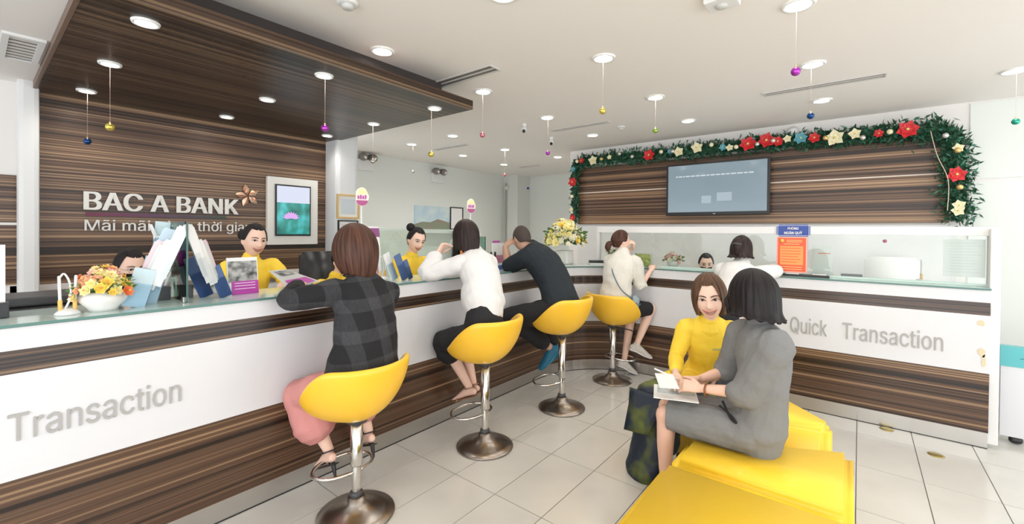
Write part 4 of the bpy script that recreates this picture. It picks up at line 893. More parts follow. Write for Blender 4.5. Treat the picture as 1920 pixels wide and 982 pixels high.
def face(root, M, s, smile=True, glasses=False, mask=False, lipc=(.58, .15, .13)):
    W = lambda x, z, o=.0: M @ (V((x, ysurf(x, z)+o, z))*s)
    LIP = mat('lips', lipc, .35); EYW = mat('eye_white', (.66, .62, .60), .3); EYB = mat('iris_dark', (.012, .008, .006), .15); BRW = mat('eyebrow', (.05, .028, .02), .8)
    R3 = M.to_3x3().normalized().to_4x4()
    for k in (-1, 1):
        bm = bmesh.new(); c = W(k*.031, .004, .0005); sphere(bm, c, .0145*s, 14, (1, .45, .36 if smile else .45), R3); e = bmo('eye', bm, EYW, root, True)
        bm = bmesh.new(); sphere(bm, W(k*.0305, .004, .0045), .0072*s, 10, (1, .5, .85 if smile else 1), R3); bmo('iris', bm, EYB, e, True)
        bmo('eyelid', T([W(k*.031+u, .0095-.0035*(u/.016)**2*1.6, .0035) for u in (-.017, -.009, 0, .009, .017)], [.0012*s, .002*s, .0022*s, .002*s, .0012*s], n=6), EYB, root, True)
        bmo('eyebrow', T([W(k*(.031+u), .026-.006*(u/.02)**2+.001, .0015) for u in (-.019, -.008, .006, .019)], [.0022*s, .003*s, .0026*s, .0012*s], n=6), BRW, root, True)
    if mask:
        bm = bmesh.new(); G = []
        for i in range(9):
            z = -.022-.085*i/8; G.append([bm.verts.new(W(x, z, .006)) for x in [(-.062+.124*j/12)*(1-.25*i/8) for j in range(13)]])
        for a, b in zip(G, G[1:]):
            for j in range(12): bm.faces.new((a[j], a[j+1], b[j+1], b[j]))
        bmesh.ops.solidify(bm, geom=bm.faces[:], thickness=.002); bmo('face_mask', bm, mat('black_mask', (.015, .015, .018), .7), root, True)
    elif smile:
        w_ = .035; up_ = lambda x: -.059+.010*(x/w_)**2; lo = lambda x: -.059-.0165*(1-(x/w_)**2)+.010*(x/w_)**2
        bm = bmesh.new(); xs = [-w_*.92+w_*1.84*j/12 for j in range(13)]
        a = [bm.verts.new(W(x, up_(x)-.001, .0005)) for x in xs]; b = [bm.verts.new(W(x, lo(x)+.002, .0005)) for x in xs]
        for j in range(12): bm.faces.new((a[j], a[j+1], b[j+1], b[j]))
        bmesh.ops.solidify(bm, geom=bm.faces[:], thickness=.001); bmo('teeth', bm, mat('teeth', (.86, .84, .80), .25), root, True)
        bmo('upper_lip', T([W(x, up_(x)+.001, .001) for x in (-w_, -w_*.5, 0, w_*.5, w_)], [.001*s, .0027*s, .0024*s, .0027*s, .001*s], n=8), LIP, root, True)
        bmo('lower_lip', T([W(x, lo(x)-.0005, .001) for x in (-w_, -w_*.5, 0, w_*.5, w_)], [.001*s, .003*s, .0034*s, .003*s, .001*s], n=8), LIP, root, True)
    else:
        bmo('lips', T([W(x, -.062, .001) for x in (-.022, -.01, 0, .01, .022)], [.0014*s, .004*s, .0045*s, .004*s, .0014*s], n=8), LIP, root, True)
    if glasses:
        for k in (-1, 1):
            bmo('glasses_rim', T([M @ (V((k*.031+.022*math.cos(a), .106, .002+.018*math.sin(a)))*s) for a in [2*PI*j/16 for j in range(17)]], .0012*s, n=5, sub=1), M_steel, root, True)
            bmo('glasses_arm', T([M @ (V((k*.053, .106, .004))*s), M @ (V((k*.078, -.01, .0))*s)], .0012*s, n=5, sub=1), M_steel, root, True)
def hairshell(M, s, m, root, style='bob', L=.13, puff=.012, fringe=.062, side=.9, flip=0, curl=.14, part=.5, name='hair', hug=0, gro=.0025, back=None):
    """closed shell of hair; theta 0 = face side. L = how far it falls below the head's middle."""
    n, rows = 96, 26; bm = bmesh.new(); uvl = bm.loops.layers.uv.new('UVMap'); O, I = [], []
    sm = lambda x: max(0, min(1, x))**2*(3-2*max(0, min(1, x)))
    def zend(th):
        a = abs(th)
        if style in ('bob', 'flip'):
            if a < .25: return fringe
            if a < side: return fringe+(-L*.72-fringe)*sm((a-.25)/(side-.25))**1.3
            return -L*.72-(L*.28)*sm((a-side)/(PI-side))
        if style == 'short': return .075 if a < .7 else (.075+(-.005-.075)*sm((a-.7)/.5) if a < 1.2 else -.005-.055*sm((a-1.5)/.7))
        if a < .75: return .088-.01*math.cos(th*2)
        if a < 1.35: return .088+(-.005-.088)*sm((a-.75)/.6)
        return -.005-(L-.005)*sm((a-1.35)/.8)
    for r in range(rows+1):
        t = r/rows; ro, ri = [], []
        for k in range(n):
            th = 2*PI*k/n; tw_ = (th+PI) % (2*PI)-PI; ze = zend(tw_); Rx, Ry, Rz = .080+puff, .101+puff, .125+puff*.7
            def P_(g):
                rx, ry, rz = Rx-g, Ry-g, Rz-g
                tt = t**.8
                if ze >= 0: ph = tt*math.acos(min(1, ze/rz)); z = rz*math.cos(ph); q = math.sin(ph); k2 = 0
                else:
                    if tt < .6: ph = tt/.6*PI/2; z = rz*math.cos(ph); q = math.sin(ph); k2 = 0
                    else: k2 = (tt-.6)/.4; z = ze*k2; q = 1
                if ze < 0: q *= 1-curl*k2**2*(1 if flip == 0 else 0)+flip*max(0, k2-.55)**2*4-hug*k2
                fx = math.sin(tw_); fy = math.cos(tw_)
                gr = gro*(math.sin(tw_*31+2.3*math.sin(tw_*5+t*2))+.6*math.sin(tw_*53+t*3))*sm(t*3)*(1 if g < .001 else 0)+.004*math.sin(tw_*9+1.3)*sm((t-.6)*2)*(1 if style == 'flip' or style == 'bob' else 0)
                y = ry*fy*q
                if fy > 0: y *= .93
                return V((fx*(rx*q+gr), y+fy*gr-.010, z+(.006*math.sin(tw_*17) if t > .97 and style in ('bob', 'flip') and abs(tw_) > .9 else 0)))*s
            ro.append(bm.verts.new(M @ P_(0))); ri.append(bm.verts.new(M @ P_(.011)))
        O.append(ro); I.append(ri)
    def quad(a, b, c, d, k, r):
        try: f = bm.faces.new((a, b, c, d))
        except ValueError: return
        for lp, (u, v) in zip(f.loops, ((k, r), (k+1, r), (k+1, r+1), (k, r+1))): lp[uvl].uv = (u/n, v/rows)
    for r in range(rows):
        for k in range(n):
            k1 = (k+1) % n; quad(O[r][k], O[r][k1], O[r+1][k1], O[r+1][k], k, r); quad(I[r][k1], I[r][k], I[r+1][k], I[r+1][k1], k, r)
    for k in range(n): quad(O[-1][k], O[-1][(k+1) % n], I[-1][(k+1) % n], I[-1][k], k, rows)
    bmesh.ops.remove_doubles(bm, verts=[v for v in O[0]]+[v for v in O[1]], dist=.0001); bmesh.ops.remove_doubles(bm, verts=[v for v in I[0]], dist=.0001)
    bmesh.ops.recalc_face_normals(bm, faces=bm.faces[:]); return bmo(name, bm, m, root, True)
def HM(c, look, roll=0):
    y = V(look).normalized(); z = V((0, 0, 1)); z = (z-y*z.dot(y)).normalized(); x = y.cross(z)
    return Matrix.Translation(V(c)) @ Matrix((x, y, z)).transposed().to_4x4() @ Matrix.Rotation(roll, 4, 'Y')
def lerpl(L, t):
    i = min(int(t), len(L)-2); f = t-i; a, b = L[i], L[i+1]
    if isinstance(a, (tuple, list)): return tuple(a[q]*(1-f)+b[q]*f for q in range(len(a)))
    return a*(1-f)+b*f
def cut(P, R_, t0, t1):
    pts, rr = [lerpl(P, t0)], [lerpl(R_, t0)]
    for k in range(len(P)):
        if t0+.03 < k < t1-.03: pts.append(P[k]); rr.append(R_[k])
    pts.append(lerpl(P, t1)); rr.append(lerpl(R_, t1)); return pts, rr
class Person:
    def __init__(self, label, J, s=1.0, skin=None, look=(0, 1, 0), hs=1.0, male=False, hroll=0, bust=1):
        self.J = {k: V(v) for k, v in J.items()}; J = self.J; self.s = s; self.hs = hs
        b = J['pelvis']; self.root = thing('person', label, 'person', (b.x, b.y, min(v.z for v in J.values())-.04 if 'ankL' in J else b.z-.3))
        self.skin = skin or SKIN; self.male = male; self.HMx = HM(J['head'], look, hroll); self.side = (J['shR']-J['shL']).normalized(); self.hside = (J['hipR']-J['hipL']).normalized() if 'hipR' in J else self.side; self.bust = bust
        self.body = bmesh.new()
    def torso(self, bm, g=0, low=None, top=True):
        J, s = self.J, self.s; p, n_ = J['pelvis'], J['neck']; ax = n_-p; fwd = self.side.cross(V((0, 0, 1))) * -1; bow = J.get('bow', V((0, 0, 0)))
        if self.male: R_ = [(.15, .10), (.168, .118), (.15, .108), (.155, .112), (.175, .118), (.165, .095), (.07, .06)]
        else: R_ = [(.15, .105), (.165, .118), (.118, .090), (.128, .098), (.143, .108*self.bust), (.135, .085), (.052, .052)]
        ts = [-.12, .03, .34, .52, .72, .90, 1.03]; pts = []
        for t in ts: pts.append(p+ax*t+bow*math.sin(PI*max(0, min(1, t))))
        sides = [self.hside.lerp(self.side, max(0, min(1, t))) for t in ts]; rr = [((a)*s+g, (b)*s+g) for a, b in R_]
        if low is not None:
            i = low; pts, rr, sides = pts[i:], rr[i:], sides[i:]
        if not top: rr[-1] = (rr[-1][0]*.9, rr[-1][1]*.9)
        ringtube(bm, pts, rr, sides, 20, 4)
    def arm(self, bm, S, g=0, t1=2, t0=0, flare=0, puff=0):
        J, s = self.J, self.s; sh = J['sh'+S]; P = [J['neck'].lerp(sh, .45)-V((0, 0, .035)), sh, sh.lerp(J['el'+S], .5), J['el'+S], J['el'+S].lerp(J['wr'+S], .35), J['wr'+S]]
        R_ = [.045, .056, .046, .038, .037, .025]
        if self.male: R_ = [r*1.18 for r in R_]
        m_ = {0: 1, 1: 3, 2: 5}; tt = lambda t: 1+t*2; pts, rr = cut(P, R_, 0, tt(t1)); rr = [r*s+g*(1 if k else .4) for k, r in enumerate(rr)]
        if flare: rr[-1] += flare
        if puff and len(rr) > 2:
            for k in range(1, len(rr)-1): rr[k] += puff
        ringtube(bm, pts, rr, None, 14, 4)
    def leg(self, bm, S, g=0, t1=2, t0=0, flare=0, gk=None):
        J, s = self.J, self.s; hp, kn, an = J['hip'+S], J['kn'+S], J['ank'+S]; P = [hp, hp.lerp(kn, .5), hp.lerp(kn, .92), kn, kn.lerp(an, .12), kn.lerp(an, .38), an]
        R_ = [.088, .078, .060, .056, .052, .052, .033]
        if self.male: R_ = [r*1.05 for r in R_]
        mp = lambda t: t*3 if t <= 1 else 3+(t-1)*3; pts, rr = cut(P, R_, mp(t0), mp(t1)); rr = [r*s+g for r in rr]
        if flare:
            for k in range(len(rr)): rr[k] += flare*(k/(len(rr)-1))**2
        ringtube(bm, pts, rr, None, 16, 4)
    def foot(self, bm, S, g=0, td=None, pitch=-.25):
        J, s = self.J, self.s; an, kn = J['ank'+S], J['kn'+S]; d = V(td or J.get('toe'+S, (0, 1, 0))).normalized(); sd = d.cross(V((0, 0, 1))).normalized(); dn = sd.cross(d)*1
        if dn.z > 0: dn = -dn
        h = an+dn*.045-d*.035; pts = [h, an+dn*.035+d*.03, an+dn*.05+d*.10, an+dn*.062+d*.155, an+dn*.066+d*.19]
        ringtube(bm, pts, [(.026+g, .028+g), (.031+g, .036+g), (.038+g, .025+g), (.040+g, .016+g), (.028+g, .010+g)], sd, 14, 3); return an, d, sd, dn
    def hand(self, bm, S, d, nrm, curl=.35, spread=.06, thumb=1, s=None):
        """d = finger direction, nrm = direction the palm faces"""
        s = s or self.s; wr = self.J['wr'+S]; d = V(d).normalized(); n_ = V(nrm); n_ = (n_-d*n_.dot(d)).normalized(); sd = d.cross(n_)*(1 if S == 'R' else -1)   # towards the thumb
        sd = -sd
        ringtube(bm, [wr-d*.01, wr+d*.03, wr+d*.075*s], [(.024*s, .018*s), (.034*s, .016*s), (.037*s, .013*s)], sd, 14, 3)
        for j, (o, l) in enumerate(((.029, .070), (.0097, .078), (-.0097, .072), (-.029, .056))):
            b = wr+d*.072*s+sd*o*s; dd = (d+sd*spread*(1.5-j)*.8).normalized(); pts = [b-d*.012]; cur = b; c = curl*(1+.12*j)
            for q, fr in enumerate((.42, .32, .26)):
                dd = (dd*math.cos(c)+n_*math.sin(c)).normalized(); cur = cur+dd*l*fr*s; pts.append(V(cur))
                n_q = n_
            ringtube(bm, pts, [.0088*s, .0085*s, .0075*s, .006*s], None, 8, 2)
        if thumb:
            b = wr+d*.02*s+sd*.024*s; dd = (d*.62+sd*.65+n_*.3).normalized(); p1 = b+dd*.04*s; dd = (d*.85+sd*.2+n_*.35).normalized(); p2 = p1+dd*.032*s; p3 = p2+(dd+n_*.1).normalized()*.024*s
            ringtube(bm, [b-dd*.01, p1, p2, p3], [.013*s, .011*s, .0098*s, .0075*s], None, 8, 2)
    def skinbody(self, vox=.005, arms=True, legs=True, hands=None, feet=True):
        bm = self.body; J, s = self.J, self.s; self.torso(bm, -.006); headmesh(bm, self.HMx, self.hs)
        up_ = self.HMx.to_3x3() @ V((0, -.012, -.075*self.hs)); nk = .047 if not self.male else .058
        ringtube(bm, [J['neck']-(J['head']-J['neck'])*.25, J['neck'].lerp(J['head']+up_, .5), J['head']+up_*.9, J['head']+up_*.5], [nk*1.25*s, nk*s, nk*s, nk*.9*s], None, 14, 3)
        for S in 'LR':
            if arms: self.arm(bm, S, -.004)
            if legs and 'kn'+S in J:
                self.leg(bm, S, -.004)
                if feet: self.foot(bm, S, -.002)
        for a in (hands or []): self.hand(bm, *a)
        o = link('body', voxel(bm, vox, smooth=2), self.skin, self.root, True); return o
    def cloth(self, name, build, m, vox=.008, wr=.012, wscale=.09, smooth=4):
        bm = bmesh.new(); build(bm); return link(name, voxel(bm, vox, wr, wscale, smooth), m, self.root, True)
    def shoe(self, S, m, sole=None, name='shoe', up_=.01):
        bm = bmesh.new(); an, d, sd, dn = self.foot(bm, S, up_); ringtube(bm, [an+dn*.0, an+dn*.03], [.04, .042], None, 12, 1)
        o = link(name, voxel(bm, .005, smooth=3), m, self.root, True)
        if sole:
            bm = bmesh.new(); c = an+dn*.068; ringtube(bm, [c-d*.055, c+d*.02, c+d*.10+dn*.010, c+d*.175+dn*.008, c+d*.205+dn*.002], [(.030, .009), (.034, .009), (.044, .009), (.046, .009), (.028, .009)], sd, 14, 3); bmo('sole', bm, sole, o, True)
    def sandal(self, S, m, heel=0):
        an, d, sd, dn = self.foot(bmesh.new(), S); rt_ = None
        bm = bmesh.new(); c = an+dn*.082; ringtube(bm, [c-d*.055, c, c+d*.09, c+d*.16, c+d*.195], [(.026, .005), (.027, .005), (.036, .005), (.040, .005), (.026, .004)], sd, 12, 3); o = bmo('sandal', bm, m, self.root, True)
        bm = bmesh.new(); ringtube(bm, [an+dn*.085+d*.13-sd*.042, an+dn*.045+d*.12-sd*.02, an+dn*.038+d*.12+sd*.02, an+dn*.085+d*.13+sd*.042], .005, None, 6, 4); bmo('toe_strap', bm, m, o, True)
        bm = bmesh.new(); ringtube(bm, [an+dn*.01+(d*math.cos(a)+sd*math.sin(a))*.038-d*.004 for a in [2*PI*k/12 for k in range(13)]], .004, None, 6, 1, False); bmo('ankle_strap', bm, m, o, True)
        if heel: bm = bmesh.new(); ringtube(bm, [c-d*.035, c-d*.03+dn*heel], [.014, .007], None, 8, 1); bmo('heel', bm, m, o, True)
BLK = mat('black_cloth', (.012, .012, .014), .85, bump=(60, .15)); WHT = mat('white_shirt_cloth', (.74, .73, .72), .75, bump=(50, .1)); CRM = mat('cream_blouse', (.74, .71, .64), .8, bump=(60, .15)); YCL = mat('yellow_tunic', (.93, .65, .05), .7, bump=(50, .1))
GRC = mat('grey_dress', (.20, .20, .197), .85, bump=(14, .9)); PNK = mat('pink_trousers', (.62, .26, .24), .8); PLD = plaid('plaid_jacket')
FLO = mat('floral_skirt', (.006, .014, .03), .55, vary=(6.5, (.10, .12, .015))); MBLK = mat('black_tshirt', (.010, .016, .022), .85)
def V3(*a): return a

# --- 1 woman in the plaid jacket
P = Person('seated woman seen from behind, brown bob, black plaid jacket and pink trousers', dict(pelvis=(1.36, 2.13, .735), neck=(1.435, 2.28, 1.265), head=(1.405, 2.31, 1.43), shL=(1.275, 2.26, 1.205), shR=(1.585, 2.235, 1.175), elL=(1.09, 2.43, 1.165), wrL=(1.235, 2.63, 1.215), elR=(1.665, 2.42, 1.0), wrR=(1.50, 2.66, 1.20), hipL=(1.27, 2.16, .70), hipR=(1.45, 2.16, .70), knL=(1.19, 2.49, .60), knR=(1.52, 2.49, .60), ankL=(1.29, 2.37, .285), ankR=(1.57, 2.40, .285), toeL=(.1, .9, -.45), toeR=(.2, .9, -.4), bow=(.01, -.03, 0)), 1.0, SKIN2, (-.22, .95, -.12), 1.16)
P.skinbody(.005, hands=[('L', (.55, .75, .02), (0, 0, -1), .25), ('R', (-.45, .85, .0), (0, .2, -1), .45)])
P.cloth('jacket', lambda bm: (P.torso(bm, .032), [P.arm(bm, S, .021, 1.9) for S in 'LR'], ringtube(bm, [(1.35, 2.13, .70), (1.355, 2.12, .80), (1.375, 2.13, .92), (1.40, 2.17, 1.05)], [(.235, .17), (.205, .15), (.18, .135), (.18, .13)], P.side, 20, 3)), PLD, .008, .016, .08, 3)
P.cloth('trousers', lambda bm: [P.leg(bm, S, .03, 1.72, 0, .045) for S in 'LR'], PNK, .009, .02, .09, 3)
hairshell(P.HMx, 1.16, H_BR, P.root, 'bob', .145, .022, .06, .95, 0, .26, gro=.0018)
for S in 'LR': P.sandal(S, M_black, .07)
bmo('collar', T([P.J['neck']+V((.062*math.cos(a), .058*math.sin(a)-.0, .03-.012*math.sin(a))) for a in [2*PI*k/12 for k in range(13)]], .016, n=8, sub=2), PLD, P.root, True)

# --- 2 woman in the white shirt
P = Person('seated woman seen from behind, dark bob, loose white shirt, black culottes', dict(pelvis=(2.335, 2.11, .815), neck=(2.555, 2.43, 1.35), head=(2.515, 2.50, 1.51), shL=(2.395, 2.42, 1.29), shR=(2.665, 2.38, 1.285), elL=(2.19, 2.60, 1.215), wrL=(2.345, 2.63, 1.375), elR=(2.78, 2.50, 1.06), wrR=(2.66, 2.70, 1.20), hipL=(2.25, 2.13, .79), hipR=(2.43, 2.13, .79), knL=(2.29, 2.49, .70), knR=(2.49, 2.50, .70), ankL=(2.44, 2.37, .335), ankR=(2.52, 2.40, .335), toeL=(-.1, .9, -.35), toeR=(.1, .9, -.3), bow=(-.01, -.05, .01)), 1.0, SKIN2, (.05, 1, -.12), 1.05)
P.skinbody(.005, hands=[('L', (.5, -.1, .65), (.3, -.6, 0), .8), ('R', (-.3, .9, .0), (0, .2, -1), .35)])
P.cloth('shirt', lambda bm: (P.torso(bm, .028, 2), [P.arm(bm, S, .024, 1.75, 0, .012) for S in 'LR'], ringtube(bm, [(2.37, 2.14, .955), (2.385, 2.17, 1.01), (2.43, 2.24, 1.10)], [(.145, .125), (.175, .14), (.16, .125)], P.side, 20, 3)), WHT, .008, .022, .10, 3)
P.cloth('culottes', lambda bm: (ringtube(bm, [(2.34, 2.10, .76), (2.34, 2.12, .88), (2.365, 2.14, .97)], [(.19, .14), (.165, .125), (.135, .105)], P.hside, 20, 3), [P.leg(bm, S, .024, 1.42, 0, .035) for S in 'LR']), BLK, .009, .014, .09, 3)
hairshell(P.HMx, 1.02, H_DK, P.root, 'bob', .145, .016, .06, .85, 0, .12)
for S in 'LR': P.sandal(S, mat('tan_leather', (.35, .2, .12), .5), 0)

# --- 3 man in black
P = Person('seated man seen from behind in black shirt and trousers, cropped hair, blue trainers', dict(pelvis=(3.30, 2.05, .875), neck=(3.455, 2.50, 1.375), head=(3.33, 2.55, 1.485), shL=(3.28, 2.43, 1.31), shR=(3.62, 2.42, 1.28), elL=(3.24, 2.63, 1.215), wrL=(3.245, 2.68, 1.40), elR=(3.76, 2.56, 1.12), wrR=(3.58, 2.74, 1.21), hipL=(3.20, 2.07, .845), hipR=(3.40, 2.07, .845), knL=(3.02, 2.43, .79), knR=(3.50, 2.46, .79), ankL=(3.40, 2.24, .46), ankR=(3.50, 2.27, .42), toeL=(-.55, .35, -.55), toeR=(.1, .7, -.5), bow=(-.01, -.05, .02)), 1.08, SKINM, (.30, .93, -.32), 1.0, True)
P.skinbody(.0055, hands=[('L', (.3, -.4, .5), (.4, -.2, 0), .9), ('R', (-.5, .8, 0), (0, .2, -1), .35)])
P.cloth('shirt', lambda bm: (P.torso(bm, .020), [P.arm(bm, S, .026, .92, 0, .006) for S in 'LR']), MBLK, .009, .014, .1, 3)
P.cloth('trousers', lambda bm: (ringtube(bm, [(3.30, 2.04, .83), (3.31, 2.09, .95)], [(.19, .14), (.175, .13)], P.hside, 20, 3), [P.leg(bm, S, .020, 1.88, 0, .012) for S in 'LR']), BLK, .009, .014, .09, 3)
hairshell(P.HMx, .97, H_SH, P.root, 'short', .07, .004, gro=.0)
for S in 'LR': P.shoe(S, mat('blue_trainer', (.012, .13, .22), .6), mat('blue_sole', (.05, .30, .42), .5), 'trainer', .014)

# --- 4 ponytailed woman in the corner
P = Person('seated woman in cream blouse and black shorts with low ponytail and white canvas shoes', dict(pelvis=(4.22, 1.99, .78), neck=(4.34, 1.965, 1.31), head=(4.38, 2.00, 1.455), shL=(4.32, 2.09, 1.24), shR=(4.35, 1.83, 1.24), elL=(4.53, 2.08, 1.22), wrL=(4.55, 1.95, 1.38), elR=(4.40, 1.79, .99), wrR=(4.56, 1.74, 1.15), hipL=(4.20, 2.08, .755), hipR=(4.21, 1.90, .755), knL=(4.53, 1.93, .70), knR=(4.52, 1.72, .745), ankL=(4.42, 1.97, .16), ankR=(4.42, 1.83, .36), toeL=(.75, -.45, -.4), toeR=(.7, -.65, -.38), bow=(-.04, 0, 0)), .97, SKIN2, (.75, -.62, -.1), .95)
P.skinbody(.0055, hands=[('L', (-.3, -.35, .5), (-.4, 0, .3), .8), ('R', (.75, .1, .5), (0, 0, -1), .35)])
P.cloth('blouse', lambda bm: (P.torso(bm, .026, 1), [P.arm(bm, S, .026, 1.05, 0, .012) for S in 'LR'], ringtube(bm, [(4.22, 1.99, .82), (4.235, 1.99, .92), (4.26, 1.985, 1.03)], [(.17, .135), (.165, .13), (.15, .12)], P.side, 20, 3)), CRM, .008, .020, .09, 3)
P.cloth('shorts', lambda bm: (ringtube(bm, [(4.22, 1.99, .73), (4.22, 1.99, .84)], [(.17, .13), (.15, .12)], P.hside, 18, 3), [P.leg(bm, S, .016, .72) for S in 'LR']), BLK, .009, .01, .09, 3)
hairshell(P.HMx, .95, H_BR, P.root, 'tied', .075, .010, hug=.2, gro=.0015)
bmo('ponytail', T([P.HMx @ V(q) for q in ((0, -.105, -.03), (0, -.135, -.045), (0, -.145, -.085), (0, -.13, -.125))], [.022, .034, .032, .008], n=14), H_BR, P.root, True)
bmo('hair_tie', T([P.HMx @ V(q) for q in ((0, -.108, -.032), (0, -.116, -.036))], .026, n=12, sub=1), M_black, P.root, True)
for S in 'LR': P.shoe(S, mat('canvas_shoe', (.60, .56, .51), .8, bump=(120, .3)), M_paper, 'canvas_shoe', .010)
bg = thing('shoulder_bag', 'small pale blue-grey shoulder bag at the hip of the ponytailed woman', 'bag', (4.30, 1.80, .72))
bm = bmesh.new(); prism(bm, [(-.10, -.035), (.10, -.035), (.10, .035), (-.10, .035)], -.07, .07, .02); bmesh.ops.transform(bm, matrix=Matrix.Translation((4.28, 1.79, .83)) @ Matrix.Rotation(.25, 4, 'Z') @ Matrix.Rotation(.12, 4, 'Y'), verts=bm.verts[:])
bmo('pouch', bm, mat('bag_blue_grey', (.30, .38, .42), .5), bg, True); bmo('flap_edge', T([(4.19, 1.745, .84), (4.25, 1.742, .815), (4.32, 1.755, .812), (4.375, 1.785, .835)], .005, n=6), mat('bag_trim', (.12, .18, .22), .5), bg, True)
bmo('strap', T([(4.20, 1.79, .88), (4.10, 1.87, .98), (4.135, 1.98, 1.15), (4.24, 2.04, 1.30), (4.33, 2.05, 1.335)], .006, n=6), mat('bag_trim', (.12, .18, .22), .5), bg, True)

# --- 5 woman standing at the cashier window
P = Person('woman with half-tied dark hair in white blouse leaning on the right counter', dict(pelvis=(4.02, .86, .86), neck=(4.36, .83, 1.26), head=(4.42, .84, 1.405), shL=(4.34, .98, 1.20), shR=(4.35, .68, 1.20), elL=(4.56, 1.02, 1.215), wrL=(4.62, .85, 1.23), elR=(4.52, .58, 1.215), wrR=(4.66, .72, 1.215), hipL=(4.02, .96, .83), hipR=(4.02, .78, .83), knL=(4.03, .97, .46), knR=(3.98, .77, .46), ankL=(3.98, .98, .08), ankR=(3.92, .76, .08), toeL=(1, 0, 0), toeR=(1, 0, 0)), .97, SKIN2, (.97, -.1, -.2), .98)
P.skinbody(.0065, hands=[('L', (.6, -.5, .0), (0, 0, -1), .3), ('R', (.7, .5, .1), (0, 0, -1), .4)])
P.cloth('blouse', lambda bm: (P.torso(bm, .024, 1), [P.arm(bm, S, .022, 1.5) for S in 'LR']), WHT, .009, .018, .09, 3)
P.cloth('skirt', lambda bm: (ringtube(bm, [(4.02, .87, .93), (4.01, .87, .80), (4.0, .87, .5)], [(.13, .11), (.18, .14), (.19, .15)], (0, 1, 0), 20, 3)), BLK, .012, .014, .1, 3)
hairshell(P.HMx, .98, H_DK, P.root, 'flip', .10, .012, .06, .95, .22, 0)
bm = bmesh.new(); ringtube(bm, [P.HMx @ V(q) for q in ((0, -.10, .06), (.0, -.135, .04), (.0, -.14, -.01), (0, -.12, -.07))], [.03, .042, .036, .012], None, 14); bmo('hair_twist', bm, H_DK, P.root, True)
bmo('hair_clip', T([P.HMx @ V(q) for q in ((-.035, -.15, .02), (0, -.182, .022), (.035, -.15, .02))], .008, n=8), M_dark, P.root, True)
for S in 'LR': P.shoe(S, M_black, M_dark)

# --- 6 smiling woman in yellow on the ottoman
P = Person('smiling woman in yellow long tunic and dark floral skirt seated facing the camera', dict(pelvis=(3.10, .80, .545), neck=(2.88, .722, 1.0), head=(2.80, .705, 1.165), shR=(2.875, .855, .945), shL=(2.955, .60, .95), elR=(2.855, .915, .755), wrR=(2.60, .835, .715), elL=(2.96, .52, .77), wrL=(2.72, .66, .70), hipR=(3.06, .885, .53), hipL=(3.05, .70, .53), knR=(2.74, 1.05, .50), knL=(2.70, .93, .52), ankR=(2.82, 1.06, .09), ankL=(2.82, .97, .09), toeR=(-1, .1, -.02), toeL=(-1, .15, -.02), bow=(.03, 0, 0)), .90, SKIN2, (-.965, -.215, -.13), 1.13, False, .10)
P.skinbody(.0045, hands=[('R', (-.85, -.35, -.1), (.1, -.4, -.9), .45), ('L', (-.75, .45, .05), (0, 0, -1), .4)])
P.cloth('tunic', lambda bm: (P.torso(bm, .015), [P.arm(bm, S, .013, 1.78) for S in 'LR'], ringtube(bm, [(3.09, .80, .52), (2.95, .88, .56), (2.84, .95, .575)], [(.17, .10), (.16, .085), (.13, .06)], (0.3, 1, 0), 18, 3)), YCL, .006, .008, .06, 3)
P.cloth('skirt', lambda bm: ([P.leg(bm, S, .025, 1.85, 0, .03) for S in 'LR'], ringtube(bm, [(3.0, .86, .50), (2.78, .99, .50), (2.705, 1.03, .44), (2.72, 1.03, .28), (2.715, 1.04, .04)], [(.16, .09), (.15, .075), (.14, .06), (.125, .075), (.145, .13)], (0.35, 1, 0), 20, 4)), FLO, .008, .02, .1, 2)
bm = bmesh.new(); pv = [(2.66, 1.145, .555), (2.60, 1.125, .47), (2.575, 1.145, .31), (2.62, .90, .55), (2.57, .93, .46), (2.545, .98, .33)]
vv = [bm.verts.new(p_) for p_ in pv]; bm.faces.new((vv[0], vv[1], vv[4], vv[3])); bm.faces.new((vv[1], vv[2], vv[5], vv[4])); bmesh.ops.subdivide_edges(bm, edges=bm.edges[:], cuts=3, use_grid_fill=True)
bmesh.ops.solidify(bm, geom=bm.faces[:], thickness=.006); bmo('tunic_panel', bm, FLO, P.root, True)
hairshell(P.HMx, 1.13, H_CH, P.root, 'bob', .128, .010, .078, 1.08, 0, .22, .5); face(P.root, P.HMx, 1.13)
for S in 'LR': P.shoe(S, M_black, M_dark)
nt_ = P.J['neck'].lerp(P.J['pelvis'], .30); bm = bmesh.new(); box(bm, -.032, .032, -.003, .003, -.007, .007, .002, M=HM(P.J['shL'].lerp(P.J['pelvis'], .30)+V((-.118, .012, .005)), (-.95, -.25, 0))); bmo('name_badge', bm, mat('badge', (.45, .42, .15), .3, .3), P.root)
P.cloth('collar', lambda bm: ringtube(bm, [P.J['neck']+V((.01, 0, -.035)), P.J['neck']+V((-.006, -.002, .02))], [.078, .056], None, 18, 3), YCL, .005, 0)
bmo('cuff_band', T([(2.98, .70, .66), (2.90, .755, .615), (2.86, .82, .60)], [.010, .014, .010], n=8), M_paper, P.root, True)
bmo('earring', T([P.HMx @ V((-.09, -.0, -.05)), P.HMx @ V((-.09, 0, -.062))], .006, n=8, sub=1), M_gold, P.root, True)

